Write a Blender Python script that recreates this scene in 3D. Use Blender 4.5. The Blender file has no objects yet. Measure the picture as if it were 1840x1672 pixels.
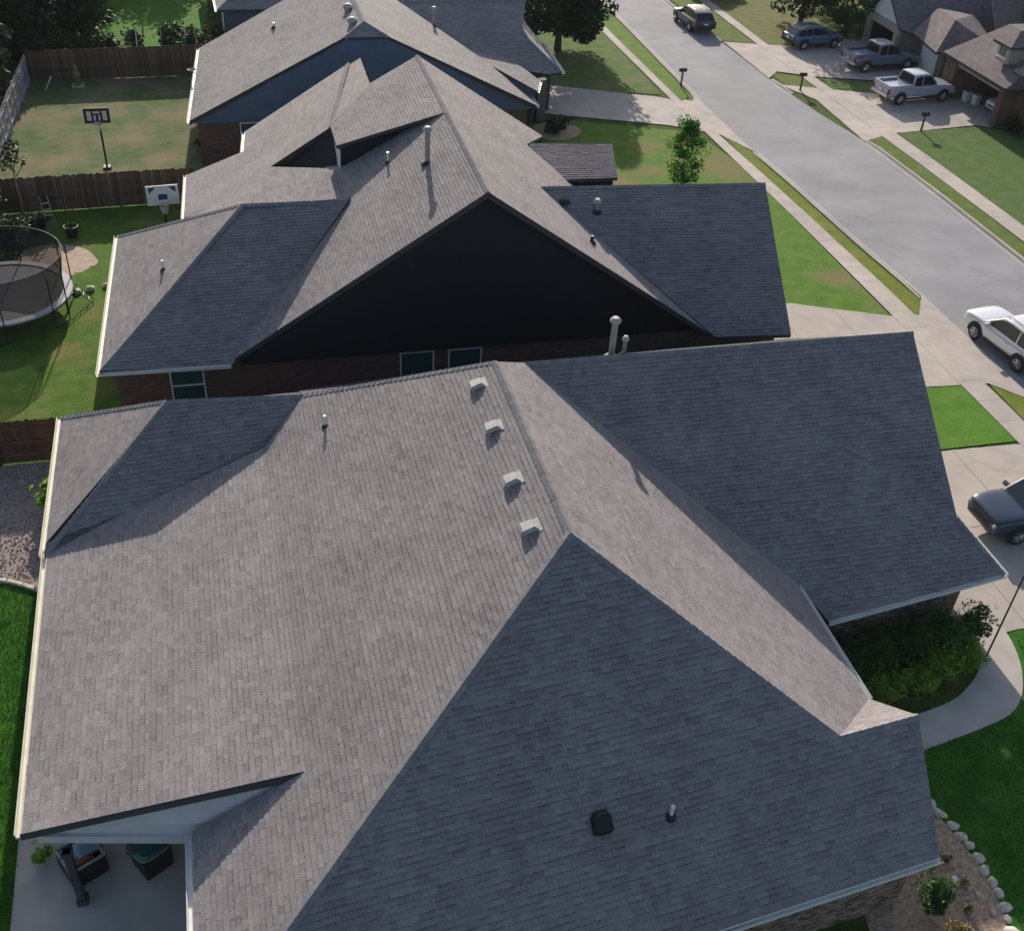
import bpy, bmesh, math, random
from mathutils import Vector, Matrix
from mathutils.geometry import tessellate_polygon

sc = bpy.context.scene
C = sc.collection
R = math.radians
rng = random.Random(7)

# ------------------------------------------------------------------ camera, sky, sun, exposure
cam_d = bpy.data.cameras.new("camera")
cam = bpy.data.objects.new("camera", cam_d)
C.objects.link(cam)
cam.location = (0, 0, 25)
cam.rotation_euler = (R(52.15), R(-3.22), R(-13.59))
cam_d.sensor_fit = 'HORIZONTAL'
cam_d.sensor_width = 36
cam_d.lens = 36 * 1961 / 1840
cam_d.clip_end = 2000
cam_d.clip_start = 0.1
sc.camera = cam

SUN_EL, SUN_AZ = 23.5, 7.0
world = bpy.data.worlds.new("World")
sc.world = world
world.use_nodes = True
wn = world.node_tree.nodes
sky = wn.new('ShaderNodeTexSky')
sky.sky_type = 'NISHITA'
sky.sun_disc = False
sky.sun_elevation = R(SUN_EL)
sky.sun_rotation = R(SUN_AZ)
sky.altitude = 300
sky.dust_density = 2.4
sky.ozone_density = 0.6
world.node_tree.links.new(sky.outputs[0], wn['Background'].inputs[0])
wn['Background'].inputs[1].default_value = 0.108

sun_d = bpy.data.lights.new("sun", 'SUN')
sun_d.energy = 4.6
sun_d.angle = R(0.6)
sun_d.color = (1.0, 0.9, 0.79)
sun = bpy.data.objects.new("sun", sun_d)
C.objects.link(sun)
sv = Vector((math.sin(R(SUN_AZ)) * math.cos(R(SUN_EL)), math.cos(R(SUN_AZ)) * math.cos(R(SUN_EL)), math.sin(R(SUN_EL))))
sun.rotation_euler = sv.to_track_quat('Z', 'Y').to_euler()
sun.location = (20, 120, 80)

vs = sc.view_settings
vs.view_transform = 'Standard'
vs.look = 'None'
vs.gamma = 1
vs.use_curve_mapping = False
vs.exposure = 0.3

# ------------------------------------------------------------------ materials
MATS = {}

def nodes_of(m):
    return m.node_tree.nodes, m.node_tree.links

def mat(name, col, rough=0.85, var=0.0, scale=6.0, col2=None, bump=0.0, bscale=None, metal=0.0, detail=5.0, coords='Object', spec=None, coat=0.0):
    if name in MATS:
        return MATS[name]
    m = bpy.data.materials.new(name)
    m.use_nodes = True
    n, l = nodes_of(m)
    b = n['Principled BSDF']
    b.inputs['Roughness'].default_value = rough
    b.inputs['Metallic'].default_value = metal
    if spec is not None:
        b.inputs['Specular IOR Level'].default_value = spec
    if coat:
        b.inputs['Coat Weight'].default_value = coat
        b.inputs['Coat Roughness'].default_value = 0.05
    c = (*col, 1)
    b.inputs['Base Color'].default_value = c
    if var or col2 or bump:
        tc = n.new('ShaderNodeTexCoord')
    if var or col2:
        t = n.new('ShaderNodeTexNoise')
        t.inputs['Scale'].default_value = scale
        t.inputs['Detail'].default_value = detail
        l.new(tc.outputs[coords], t.inputs['Vector'])
        r = n.new('ShaderNodeValToRGB')
        r.color_ramp.elements[0].position = 0.3
        r.color_ramp.elements[1].position = 0.7
        if col2:
            r.color_ramp.elements[0].color = c
            r.color_ramp.elements[1].color = (*col2, 1)
        else:
            r.color_ramp.elements[0].color = (*[x * (1 - var) for x in col], 1)
            r.color_ramp.elements[1].color = (*[min(1, x * (1 + var)) for x in col], 1)
        l.new(t.outputs['Fac'], r.inputs['Fac'])
        l.new(r.outputs['Color'], b.inputs['Base Color'])
    if bump:
        t2 = n.new('ShaderNodeTexNoise')
        t2.inputs['Scale'].default_value = bscale or scale * 6
        t2.inputs['Detail'].default_value = 4
        l.new(tc.outputs[coords], t2.inputs['Vector'])
        bm_ = n.new('ShaderNodeBump')
        bm_.inputs['Strength'].default_value = bump
        bm_.inputs['Distance'].default_value = 0.03
        l.new(t2.outputs['Fac'], bm_.inputs['Height'])
        l.new(bm_.outputs['Normal'], b.inputs['Normal'])
    MATS[name] = m
    return m

def board_tone(m, lo=0.65, hi=1.35):
    n, l = nodes_of(m)
    b = n['Principled BSDF']
    src = b.inputs['Base Color'].links[0].from_socket
    oi = n.new('ShaderNodeObjectInfo')
    mr = n.new('ShaderNodeMapRange')
    mr.inputs['To Min'].default_value = lo
    mr.inputs['To Max'].default_value = hi
    l.new(oi.outputs['Random'], mr.inputs['Value'])
    mx = n.new('ShaderNodeMixRGB')
    mx.blend_type = 'MULTIPLY'
    mx.inputs[0].default_value = 1
    l.new(src, mx.inputs[1])
    l.new(mr.outputs[0], mx.inputs[2])
    l.new(mx.outputs[0], b.inputs['Base Color'])

def grass_mat(name, a, b_, dry=None, dry_lo=0.55, dry_hi=0.7, dscale=0.18):
    if name in MATS:
        return MATS[name]
    m = bpy.data.materials.new(name)
    m.use_nodes = True
    n, l = nodes_of(m)
    bs = n['Principled BSDF']
    bs.inputs['Roughness'].default_value = 0.95
    bs.inputs['Specular IOR Level'].default_value = 0.15
    tc = n.new('ShaderNodeTexCoord')
    def noise(s, d=4):
        t = n.new('ShaderNodeTexNoise')
        t.inputs['Scale'].default_value = s
        t.inputs['Detail'].default_value = d
        l.new(tc.outputs['Object'], t.inputs['Vector'])
        return t
    def ramp(t, p0, p1, c0, c1):
        r = n.new('ShaderNodeValToRGB')
        r.color_ramp.elements[0].position = p0
        r.color_ramp.elements[1].position = p1
        r.color_ramp.elements[0].color = (*c0, 1)
        r.color_ramp.elements[1].color = (*c1, 1)
        l.new(t.outputs['Fac'], r.inputs['Fac'])
        return r
    base = ramp(noise(1.3, 10), 0.32, 0.68, a, b_)
    fine = ramp(noise(14, 4), 0.3, 0.72, (0.62, 0.62, 0.62), (1.25, 1.25, 1.2))
    mul = n.new('ShaderNodeMixRGB')
    mul.blend_type = 'MULTIPLY'
    mul.inputs[0].default_value = 1
    l.new(fine.outputs['Color'], mul.inputs[2])
    src = base.outputs['Color']
    if dry:
        mk = ramp(noise(dscale, 7), dry_lo, dry_hi, (0, 0, 0), (1, 1, 1))
        mix = n.new('ShaderNodeMixRGB')
        l.new(mk.outputs['Color'], mix.inputs[0])
        l.new(src, mix.inputs[1])
        mix.inputs[2].default_value = (*dry, 1)
        src = mix.outputs['Color']
    l.new(src, mul.inputs[1])
    l.new(mul.outputs['Color'], bs.inputs['Base Color'])
    bp_ = n.new('ShaderNodeBump')
    bp_.inputs['Strength'].default_value = 0.9
    bp_.inputs['Distance'].default_value = 0.05
    l.new(noise(26, 3).outputs['Fac'], bp_.inputs['Height'])
    l.new(bp_.outputs['Normal'], bs.inputs['Normal'])
    MATS[name] = m
    return m

def shingle_mat(name, dark, light, courses=0.0):
    """asphalt shingle: tone per tab from a face attribute, granules from noise; far roofs get courses from a brick pattern."""
    m = bpy.data.materials.new(name)
    m.use_nodes = True
    n, l = nodes_of(m)
    b = n['Principled BSDF']
    b.inputs['Roughness'].default_value = 0.9
    b.inputs['Specular IOR Level'].default_value = 0.25
    tc = n.new('ShaderNodeTexCoord')
    if courses:
        uv = n.new('ShaderNodeUVMap')
        uv.uv_map = 'roof'
        bt = n.new('ShaderNodeTexBrick')
        bt.inputs['Scale'].default_value = 1
        bt.inputs['Brick Width'].default_value = 0.34
        bt.inputs['Row Height'].default_value = 0.145
        bt.inputs['Mortar Size'].default_value = 0.006
        bt.inputs['Color1'].default_value = (0, 0, 0, 1)
        bt.inputs['Color2'].default_value = (1, 1, 1, 1)
        bt.inputs['Mortar'].default_value = (0.1, 0.1, 0.1, 1)
        l.new(uv.outputs['UV'], bt.inputs['Vector'])
        tone = bt.outputs['Color']
    else:
        at = n.new('ShaderNodeAttribute')
        at.attribute_name = 'tone'
        tone = at.outputs['Fac']
    gr = n.new('ShaderNodeTexNoise')
    gr.inputs['Scale'].default_value = 20
    gr.inputs['Detail'].default_value = 6
    l.new(tc.outputs['Object'], gr.inputs['Vector'])
    big = n.new('ShaderNodeTexNoise')
    big.inputs['Scale'].default_value = 0.55
    big.inputs['Detail'].default_value = 5
    l.new(tc.outputs['Object'], big.inputs['Vector'])
    def ma(op, a, bb):
        x = n.new('ShaderNodeMath')
        x.operation = op
        for i, v in ((0, a), (1, bb)):
            if isinstance(v, (int, float)):
                x.inputs[i].default_value = v
            else:
                l.new(v, x.inputs[i])
        return x.outputs[0]
    f = ma('ADD', ma('MULTIPLY', tone, 0.2), ma('ADD', ma('MULTIPLY', gr.outputs['Fac'], 0.62), ma('MULTIPLY', big.outputs['Fac'], 0.34)))
    rp = n.new('ShaderNodeValToRGB')
    rp.color_ramp.elements[0].position = 0.36
    rp.color_ramp.elements[1].position = 0.95
    rp.color_ramp.elements[0].color = (*dark, 1)
    rp.color_ramp.elements[1].color = (*light, 1)
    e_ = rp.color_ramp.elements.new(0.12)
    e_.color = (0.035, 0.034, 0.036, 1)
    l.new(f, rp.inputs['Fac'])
    l.new(rp.outputs['Color'], b.inputs['Base Color'])
    bu = n.new('ShaderNodeBump')
    bu.inputs['Strength'].default_value = 0.35
    bu.inputs['Distance'].default_value = 0.01
    l.new(gr.outputs['Fac'], bu.inputs['Height'])
    l.new(bu.outputs['Normal'], b.inputs['Normal'])
    MATS[name] = m
    return m

def brick_mat(name, c1, c2, mortar):
    m = bpy.data.materials.new(name)
    m.use_nodes = True
    n, l = nodes_of(m)
    b = n['Principled BSDF']
    b.inputs['Roughness'].default_value = 0.9
    uv = n.new('ShaderNodeUVMap')
    uv.uv_map = 'wall'
    bt = n.new('ShaderNodeTexBrick')
    bt.inputs['Scale'].default_value = 1
    bt.inputs['Brick Width'].default_value = 0.21
    bt.inputs['Row Height'].default_value = 0.075
    bt.inputs['Mortar Size'].default_value = 0.008
    bt.inputs['Color1'].default_value = (*c1, 1)
    bt.inputs['Color2'].default_value = (*c2, 1)
    bt.inputs['Mortar'].default_value = (*mortar, 1)
    l.new(uv.outputs['UV'], bt.inputs['Vector'])
    no = n.new('ShaderNodeTexNoise')
    no.inputs['Scale'].default_value = 1.6
    no.inputs['Detail'].default_value = 5
    mx = n.new('ShaderNodeMixRGB')
    mx.blend_type = 'MULTIPLY'
    mx.inputs[0].default_value = 0.7
    l.new(bt.outputs['Color'], mx.inputs[1])
    l.new(no.outputs['Color'], mx.inputs[2])
    l.new(mx.outputs['Color'], b.inputs['Base Color'])
    bu = n.new('ShaderNodeBump')
    bu.inputs['Strength'].default_value = 0.6
    bu.inputs['Distance'].default_value = 0.01
    bu.invert = True
    l.new(bt.outputs['Fac'], bu.inputs['Height'])
    l.new(bu.outputs['Normal'], b.inputs['Normal'])
    MATS[name] = m
    return m

def net_mat(name, col, alpha):
    m = bpy.data.materials.new(name)
    m.use_nodes = True
    n, l = nodes_of(m)
    b = n['Principled BSDF']
    b.inputs['Base Color'].default_value = (*col, 1)
    b.inputs['Roughness'].default_value = 0.8
    b.inputs['Alpha'].default_value = alpha
    MATS[name] = m
    return m

def leaf_mat(name, a, b_, trans=0.25):
    m = bpy.data.materials.new(name)
    m.use_nodes = True
    n, l = nodes_of(m)
    b = n['Principled BSDF']
    b.inputs['Roughness'].default_value = 0.6
    b.inputs['Specular IOR Level'].default_value = 0.3
    at = n.new('ShaderNodeAttribute')
    at.attribute_name = 'tone'
    rp = n.new('ShaderNodeValToRGB')
    rp.color_ramp.elements[0].color = (*a, 1)
    rp.color_ramp.elements[1].color = (*b_, 1)
    l.new(at.outputs['Fac'], rp.inputs['Fac'])
    l.new(rp.outputs['Color'], b.inputs['Base Color'])
    tr = n.new('ShaderNodeBsdfTranslucent')
    l.new(rp.outputs['Color'], tr.inputs['Color'])
    mx = n.new('ShaderNodeMixShader')
    mx.inputs[0].default_value = trans
    l.new(b.outputs[0], mx.inputs[1])
    l.new(tr.outputs[0], mx.inputs[2])
    l.new(mx.outputs[0], n['Material Output'].inputs['Surface'])
    MATS[name] = m
    return m

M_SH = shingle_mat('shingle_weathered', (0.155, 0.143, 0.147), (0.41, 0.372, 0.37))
M_SHF = shingle_mat('shingle_far', (0.16, 0.152, 0.155), (0.41, 0.38, 0.37), courses=1)
M_SHB = shingle_mat('shingle_brown_far', (0.12, 0.105, 0.11), (0.32, 0.27, 0.27), courses=1)
M_CAP = shingle_mat('shingle_cap', (0.17, 0.165, 0.175), (0.38, 0.36, 0.365))
M_DECK = mat('roof_felt', (0.06, 0.06, 0.065), 0.95)
M_GUT = mat('gutter_almond', (0.72, 0.70, 0.58), 0.45, var=0.08, scale=2)
M_WHITE = mat('white_paint', (0.78, 0.78, 0.76), 0.5, var=0.05, scale=3)
M_FASC = mat('fascia_dark', (0.05, 0.05, 0.055), 0.6)
M_BRICK = brick_mat('brick_red', (0.16, 0.055, 0.045), (0.28, 0.12, 0.09), (0.30, 0.26, 0.24))
M_BRICKT = brick_mat('brick_brown', (0.20, 0.13, 0.10), (0.36, 0.26, 0.2), (0.42, 0.38, 0.33))
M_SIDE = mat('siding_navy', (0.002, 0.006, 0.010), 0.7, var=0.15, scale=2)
M_SIDEB = mat('siding_blue', (0.10, 0.145, 0.22), 0.7, var=0.12, scale=1.5)
M_LILAC = mat('siding_lilac', (0.60, 0.56, 0.58), 0.7, var=0.06, scale=2)
M_CONC = mat('concrete', (0.47, 0.42, 0.375), 0.9, var=0.12, scale=0.9, bump=0.15, bscale=30, detail=8)
M_CONC2 = mat('concrete_patio', (0.47, 0.43, 0.39), 0.9, var=0.12, scale=1.1, bump=0.15, bscale=30, detail=8)
M_ROAD = mat('road_worn', (0.285, 0.288, 0.305), 0.9, var=0.1, scale=0.5, bump=0.2, bscale=40, detail=9)
def add_cracks(m, scale, width, strength):
    n, l = nodes_of(m)
    b = n['Principled BSDF']
    src = b.inputs['Base Color'].links[0].from_socket
    tc = n.new('ShaderNodeTexCoord')
    no = n.new('ShaderNodeTexNoise'); no.inputs['Scale'].default_value = 1.2; no.inputs['Detail'].default_value = 8
    l.new(tc.outputs['Object'], no.inputs['Vector'])
    mv = n.new('ShaderNodeVectorMath'); mv.operation = 'SCALE'; mv.inputs['Scale'].default_value = 1.6
    l.new(no.outputs['Color'], mv.inputs[0])
    av = n.new('ShaderNodeVectorMath'); av.operation = 'ADD'
    l.new(tc.outputs['Object'], av.inputs[0]); l.new(mv.outputs[0], av.inputs[1])
    vo = n.new('ShaderNodeTexVoronoi'); vo.feature = 'DISTANCE_TO_EDGE'; vo.inputs['Scale'].default_value = scale
    l.new(av.outputs[0], vo.inputs['Vector'])
    rp = n.new('ShaderNodeValToRGB')
    rp.color_ramp.elements[0].color = (strength, strength, strength, 1); rp.color_ramp.elements[1].position = width
    l.new(vo.outputs['Distance'], rp.inputs['Fac'])
    st = n.new('ShaderNodeTexNoise'); st.inputs['Scale'].default_value = 0.22; st.inputs['Detail'].default_value = 6
    l.new(tc.outputs['Object'], st.inputs['Vector'])
    r2 = n.new('ShaderNodeValToRGB')
    r2.color_ramp.elements[0].position = 0.35; r2.color_ramp.elements[1].position = 0.65
    r2.color_ramp.elements[0].color = (0.86, 0.86, 0.87, 1); r2.color_ramp.elements[1].color = (1.06, 1.05, 1.04, 1)
    l.new(st.outputs['Fac'], r2.inputs['Fac'])
    for k in (rp, r2):
        mx = n.new('ShaderNodeMixRGB'); mx.blend_type = 'MULTIPLY'; mx.inputs[0].default_value = 1
        l.new(src, mx.inputs[1]); l.new(k.outputs['Color'], mx.inputs[2]); src = mx.outputs['Color']
    l.new(src, b.inputs['Base Color'])
add_cracks(M_ROAD, 0.16, 0.010, 0.88)
add_cracks(M_CONC, 0.1, 0.004, 0.9)
M_GLASS = mat('window_glass', (0.03, 0.09, 0.095), 0.08, spec=0.8)
M_METAL = mat('galvanised', (0.36, 0.355, 0.34), 0.55, var=0.2, scale=5, metal=0.4)
M_VENT = mat('vent_white', (0.40, 0.40, 0.385), 0.65, var=0.15, scale=6)
M_BLACK = mat('black_plastic', (0.012, 0.012, 0.014), 0.5)
M_PIPE = mat('pipe_white', (0.75, 0.75, 0.72), 0.4)
M_WOOD = mat('fence_wood', (0.085, 0.055, 0.038), 0.9, col2=(0.19, 0.12, 0.08), scale=2.2, bump=0.3, bscale=40)
M_WOODR = mat('fence_wood_red', (0.10, 0.045, 0.028), 0.9, col2=(0.17, 0.075, 0.045), scale=2.2, bump=0.3, bscale=40)
M_WOODG = mat('fence_wood_grey', (0.26, 0.25, 0.27), 0.9, col2=(0.42, 0.40, 0.42), scale=2.2, bump=0.3, bscale=40)
for m_ in (M_WOOD, M_WOODR, M_WOODG): board_tone(m_)
M_BARK = mat('bark', (0.09, 0.065, 0.05), 0.95, var=0.3, scale=8, bump=0.6, bscale=20)
M_TYRE = mat('tyre', (0.018, 0.018, 0.02), 0.85)
M_RIM = mat('rim', (0.45, 0.45, 0.46), 0.3, metal=0.8)
M_CGLASS = mat('car_glass', (0.012, 0.018, 0.025), 0.06, spec=0.9)
M_STONE = mat('stone_pale', (0.56, 0.49, 0.43), 0.9, var=0.4, scale=7, bump=0.5, bscale=14)
M_SAND = mat('sand', (0.46, 0.34, 0.27), 0.95, var=0.2, scale=3, bump=0.3, bscale=20)
M_MULCH = mat('bed_soil', (0.42, 0.30, 0.21), 0.95, var=0.4, scale=9, bump=0.8, bscale=30)

# ------------------------------------------------------------------ object helpers
def tag(o, label=None, cat=None, group=None, kind=None):
    if label: o['label'] = label
    if cat: o['category'] = cat
    if group: o['group'] = group
    if kind: o['kind'] = kind
    return o

def thing(name, label, cat, loc=(0, 0, 0), rz=0.0, group=None):
    o = bpy.data.objects.new(name, None)
    o.empty_display_size = 0.3
    C.objects.link(o)
    o.location = loc
    o.rotation_euler = (0, 0, rz)
    tag(o, label, cat, group)
    return o

def obj(name, verts, faces, m, parent=None, smooth=False, org=(0, 0, 0), kind=None):
    me = bpy.data.meshes.new(name)
    ox, oy, oz = org
    me.from_pydata([(v[0] - ox, v[1] - oy, v[2] - oz) for v in verts], [], faces)
    me.update()
    if m: me.materials.append(m)
    if smooth:
        for p in me.polygons: p.use_smooth = True
    o = bpy.data.objects.new(name, me)
    C.objects.link(o)
    if parent: o.parent = parent
    if kind: o['kind'] = kind
    return o

class MB:
    """collects vertices and faces of one mesh"""
    def __init__(s):
        s.v, s.f, s.t = [], [], []
    def add(s, vs_, fs_, tone=0.5):
        k = len(s.v)
        s.v += [tuple(v) for v in vs_]
        for f in fs_:
            s.f.append([i + k for i in f])
            s.t.append(tone)
        return s
    def box(s, c, d, rz=0.0, tone=0.5, taper=1.0):
        x, y, z = d[0] / 2, d[1] / 2, d[2] / 2
        cs, sn = math.cos(rz), math.sin(rz)
        P = []
        for dz in (-z, z):
            k = taper if dz > 0 else 1
            for dx, dy in ((-x, -y), (x, -y), (x, y), (-x, y)):
                dx *= k; dy *= k
                P.append((c[0] + dx * cs - dy * sn, c[1] + dx * sn + dy * cs, c[2] + dz))
        return s.add(P, [(3, 2, 1, 0), (4, 5, 6, 7), (0, 1, 5, 4), (1, 2, 6, 5), (2, 3, 7, 6), (3, 0, 4, 7)], tone)
    def tube(s, pts, rad, n=8, cap=True, tone=0.5):
        pts = [Vector(p) for p in pts]
        rr = rad if isinstance(rad, (list, tuple)) else [rad] * len(pts)
        k = len(s.v)
        up = Vector((0.3, 0.2, 1))
        for i, p in enumerate(pts):
            d = (pts[min(i + 1, len(pts) - 1)] - pts[max(i - 1, 0)]).normalized()
            a = d.cross(up)
            if a.length < 1e-3: a = d.cross(Vector((1, 0, 0)))
            a.normalize(); b = d.cross(a)
            for j in range(n):
                t = 2 * math.pi * j / n
                s.v.append(tuple(p + a * math.cos(t) * rr[i] + b * math.sin(t) * rr[i]))
        for i in range(len(pts) - 1):
            for j in range(n):
                j2 = (j + 1) % n
                s.f.append([k + i * n + j, k + i * n + j2, k + (i + 1) * n + j2, k + (i + 1) * n + j]); s.t.append(tone)
        if cap:
            s.f.append([k + j for j in range(n)][::-1]); s.t.append(tone)
            e = k + (len(pts) - 1) * n
            s.f.append([e + j for j in range(n)]); s.t.append(tone)
        return s
    def lathe(s, prof, c=(0, 0, 0), n=24, tone=0.5, axis='z'):
        k = len(s.v)
        for r, z in prof:
            for j in range(n):
                t = 2 * math.pi * j / n
                if axis == 'z': p = (c[0] + r * math.cos(t), c[1] + r * math.sin(t), c[2] + z)
                else: p = (c[0] + r * math.cos(t), c[1] + z, c[2] + r * math.sin(t))
                s.v.append(p)
        for i in range(len(prof) - 1):
            for j in range(n):
                j2 = (j + 1) % n
                s.f.append([k + i * n + j, k + i * n + j2, k + (i + 1) * n + j2, k + (i + 1) * n + j]); s.t.append(tone)
        return s
    def build(s, name, m, parent=None, org=(0, 0, 0), smooth=False, kind=None, tones=False):
        o = obj(name, s.v, s.f, m, parent, smooth, org, kind)
        if tones:
            a = o.data.attributes.new('tone', 'FLOAT', 'FACE')
            a.data.foreach_set('value', s.t)
        return o

def newell(P):
    n = Vector((0, 0, 0))
    for i, p in enumerate(P):
        q = P[(i + 1) % len(P)]
        n += Vector(((p[1] - q[1]) * (p[2] + q[2]), (p[2] - q[2]) * (p[0] + q[0]), (p[0] - q[0]) * (p[1] + q[1])))
    return n.normalized()

def smooth_line(P, n=5):
    """Catmull-Rom through an open line"""
    out = []
    for i in range(len(P) - 1):
        p0 = P[max(0, i - 1)]; p1 = P[i]; p2 = P[i + 1]; p3 = P[min(len(P) - 1, i + 2)]
        for k in range(n):
            t = k / n
            out.append(tuple(0.5 * (2 * b + (c - a) * t + (2 * a - 5 * b + 4 * c - d) * t * t + (3 * b - a - 3 * c + d) * t ** 3) for a, b, c, d in zip(p0, p1, p2, p3)))
    return out + [P[-1]]

def smooth_loop(P, n=5):
    Q = smooth_line([P[-1]] + list(P) + [P[0], P[1]], n)
    return Q[n:-n - 1]

def sheet(name, poly, z, m, kind='structure', parent=None, thick=0.0):
    v = [(x, y, z) for x, y in poly]
    tris = tessellate_polygon([[Vector(p) for p in v]])
    f = []
    for t in tris:
        a, b, c = (Vector(v[i]) for i in t)
        f.append(t if (b - a).cross(c - a).z > 0 else t[::-1])
    if thick:
        n = len(v)
        v = v + [(x, y, z - thick) for x, y in poly]
        for i in range(n):
            j = (i + 1) % n
            f.append((i, j, j + n, i + n))
    return obj(name, v, f, m, parent, kind=kind)

# ------------------------------------------------------------------ roofs
def frame_of(poly):
    n = newell(poly)
    if n.z < 0: n = -n
    up = Vector((0, 0, 1)) - n * n.z
    up.normalize()
    u = up.cross(n).normalized()
    return n, u, up

def flat(poly, keep=None):
    """snap an outline to its best-fit plane (moving points straight up or down); keep = indices that define the plane"""
    P = [Vector(p) for p in poly]
    K = [P[i] for i in keep] if keep else P
    c = sum(K, Vector()) / len(K)
    sxx = sum((p.x - c.x) ** 2 for p in K); syy = sum((p.y - c.y) ** 2 for p in K); sxy = sum((p.x - c.x) * (p.y - c.y) for p in K)
    sxz = sum((p.x - c.x) * (p.z - c.z) for p in K); syz = sum((p.y - c.y) * (p.z - c.z) for p in K)
    d = sxx * syy - sxy * sxy
    a = (sxz * syy - syz * sxy) / d; b = (syz * sxx - sxz * sxy) / d
    return [(p.x, p.y, c.z + a * (p.x - c.x) + b * (p.y - c.y)) for p in P]

def slab(mb, poly, thick=0.16):
    """roof deck under one slope: top face a little under the plane, sides and underside"""
    n = newell(poly)
    P = [Vector(p) for p in poly]
    if n.z < 0:
        P.reverse(); n = -n
    top = [p - n * 0.012 for p in P]
    bot = [p - Vector((0, 0, thick)) for p in P]
    k = len(P)
    tris = tessellate_polygon([top])
    F = []
    for t in tris:
        a, b, c = (top[i] for i in t)
        F.append(tuple(t) if (b - a).cross(c - a).dot(n) > 0 else tuple(t[::-1]))
    F2 = [tuple(i + k for i in t[::-1]) for t in F]
    S = [((i + 1) % k, i, i + k, (i + 1) % k + k) for i in range(k)]
    mb.add(top + bot, F + F2 + S)

def clip_convex(sub, clip):
    """Sutherland-Hodgman; clip is counter-clockwise 2D"""
    out = sub
    for i in range(len(clip)):
        a, b = clip[i], clip[(i + 1) % len(clip)]
        ex, ey = b[0] - a[0], b[1] - a[1]
        inp, out = out, []
        if not inp: return []
        for j in range(len(inp)):
            p, q = inp[j], inp[(j + 1) % len(inp)]
            dp = ex * (p[1] - a[1]) - ey * (p[0] - a[0])
            dq = ex * (q[1] - a[1]) - ey * (q[0] - a[0])
            if dp >= 0: out.append(p)
            if (dp >= 0) != (dq >= 0):
                t = dp / (dp - dq)
                out.append((p[0] + (q[0] - p[0]) * t, p[1] + (q[1] - p[1]) * t))
    return out

def inside(p, poly):
    r = False
    j = len(poly) - 1
    for i in range(len(poly)):
        a, b = poly[i], poly[j]
        if (a[1] > p[1]) != (b[1] > p[1]) and p[0] < (b[0] - a[0]) * (p[1] - a[1]) / (b[1] - a[1]) + a[0]:
            r = not r
        j = i
    return r

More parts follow.
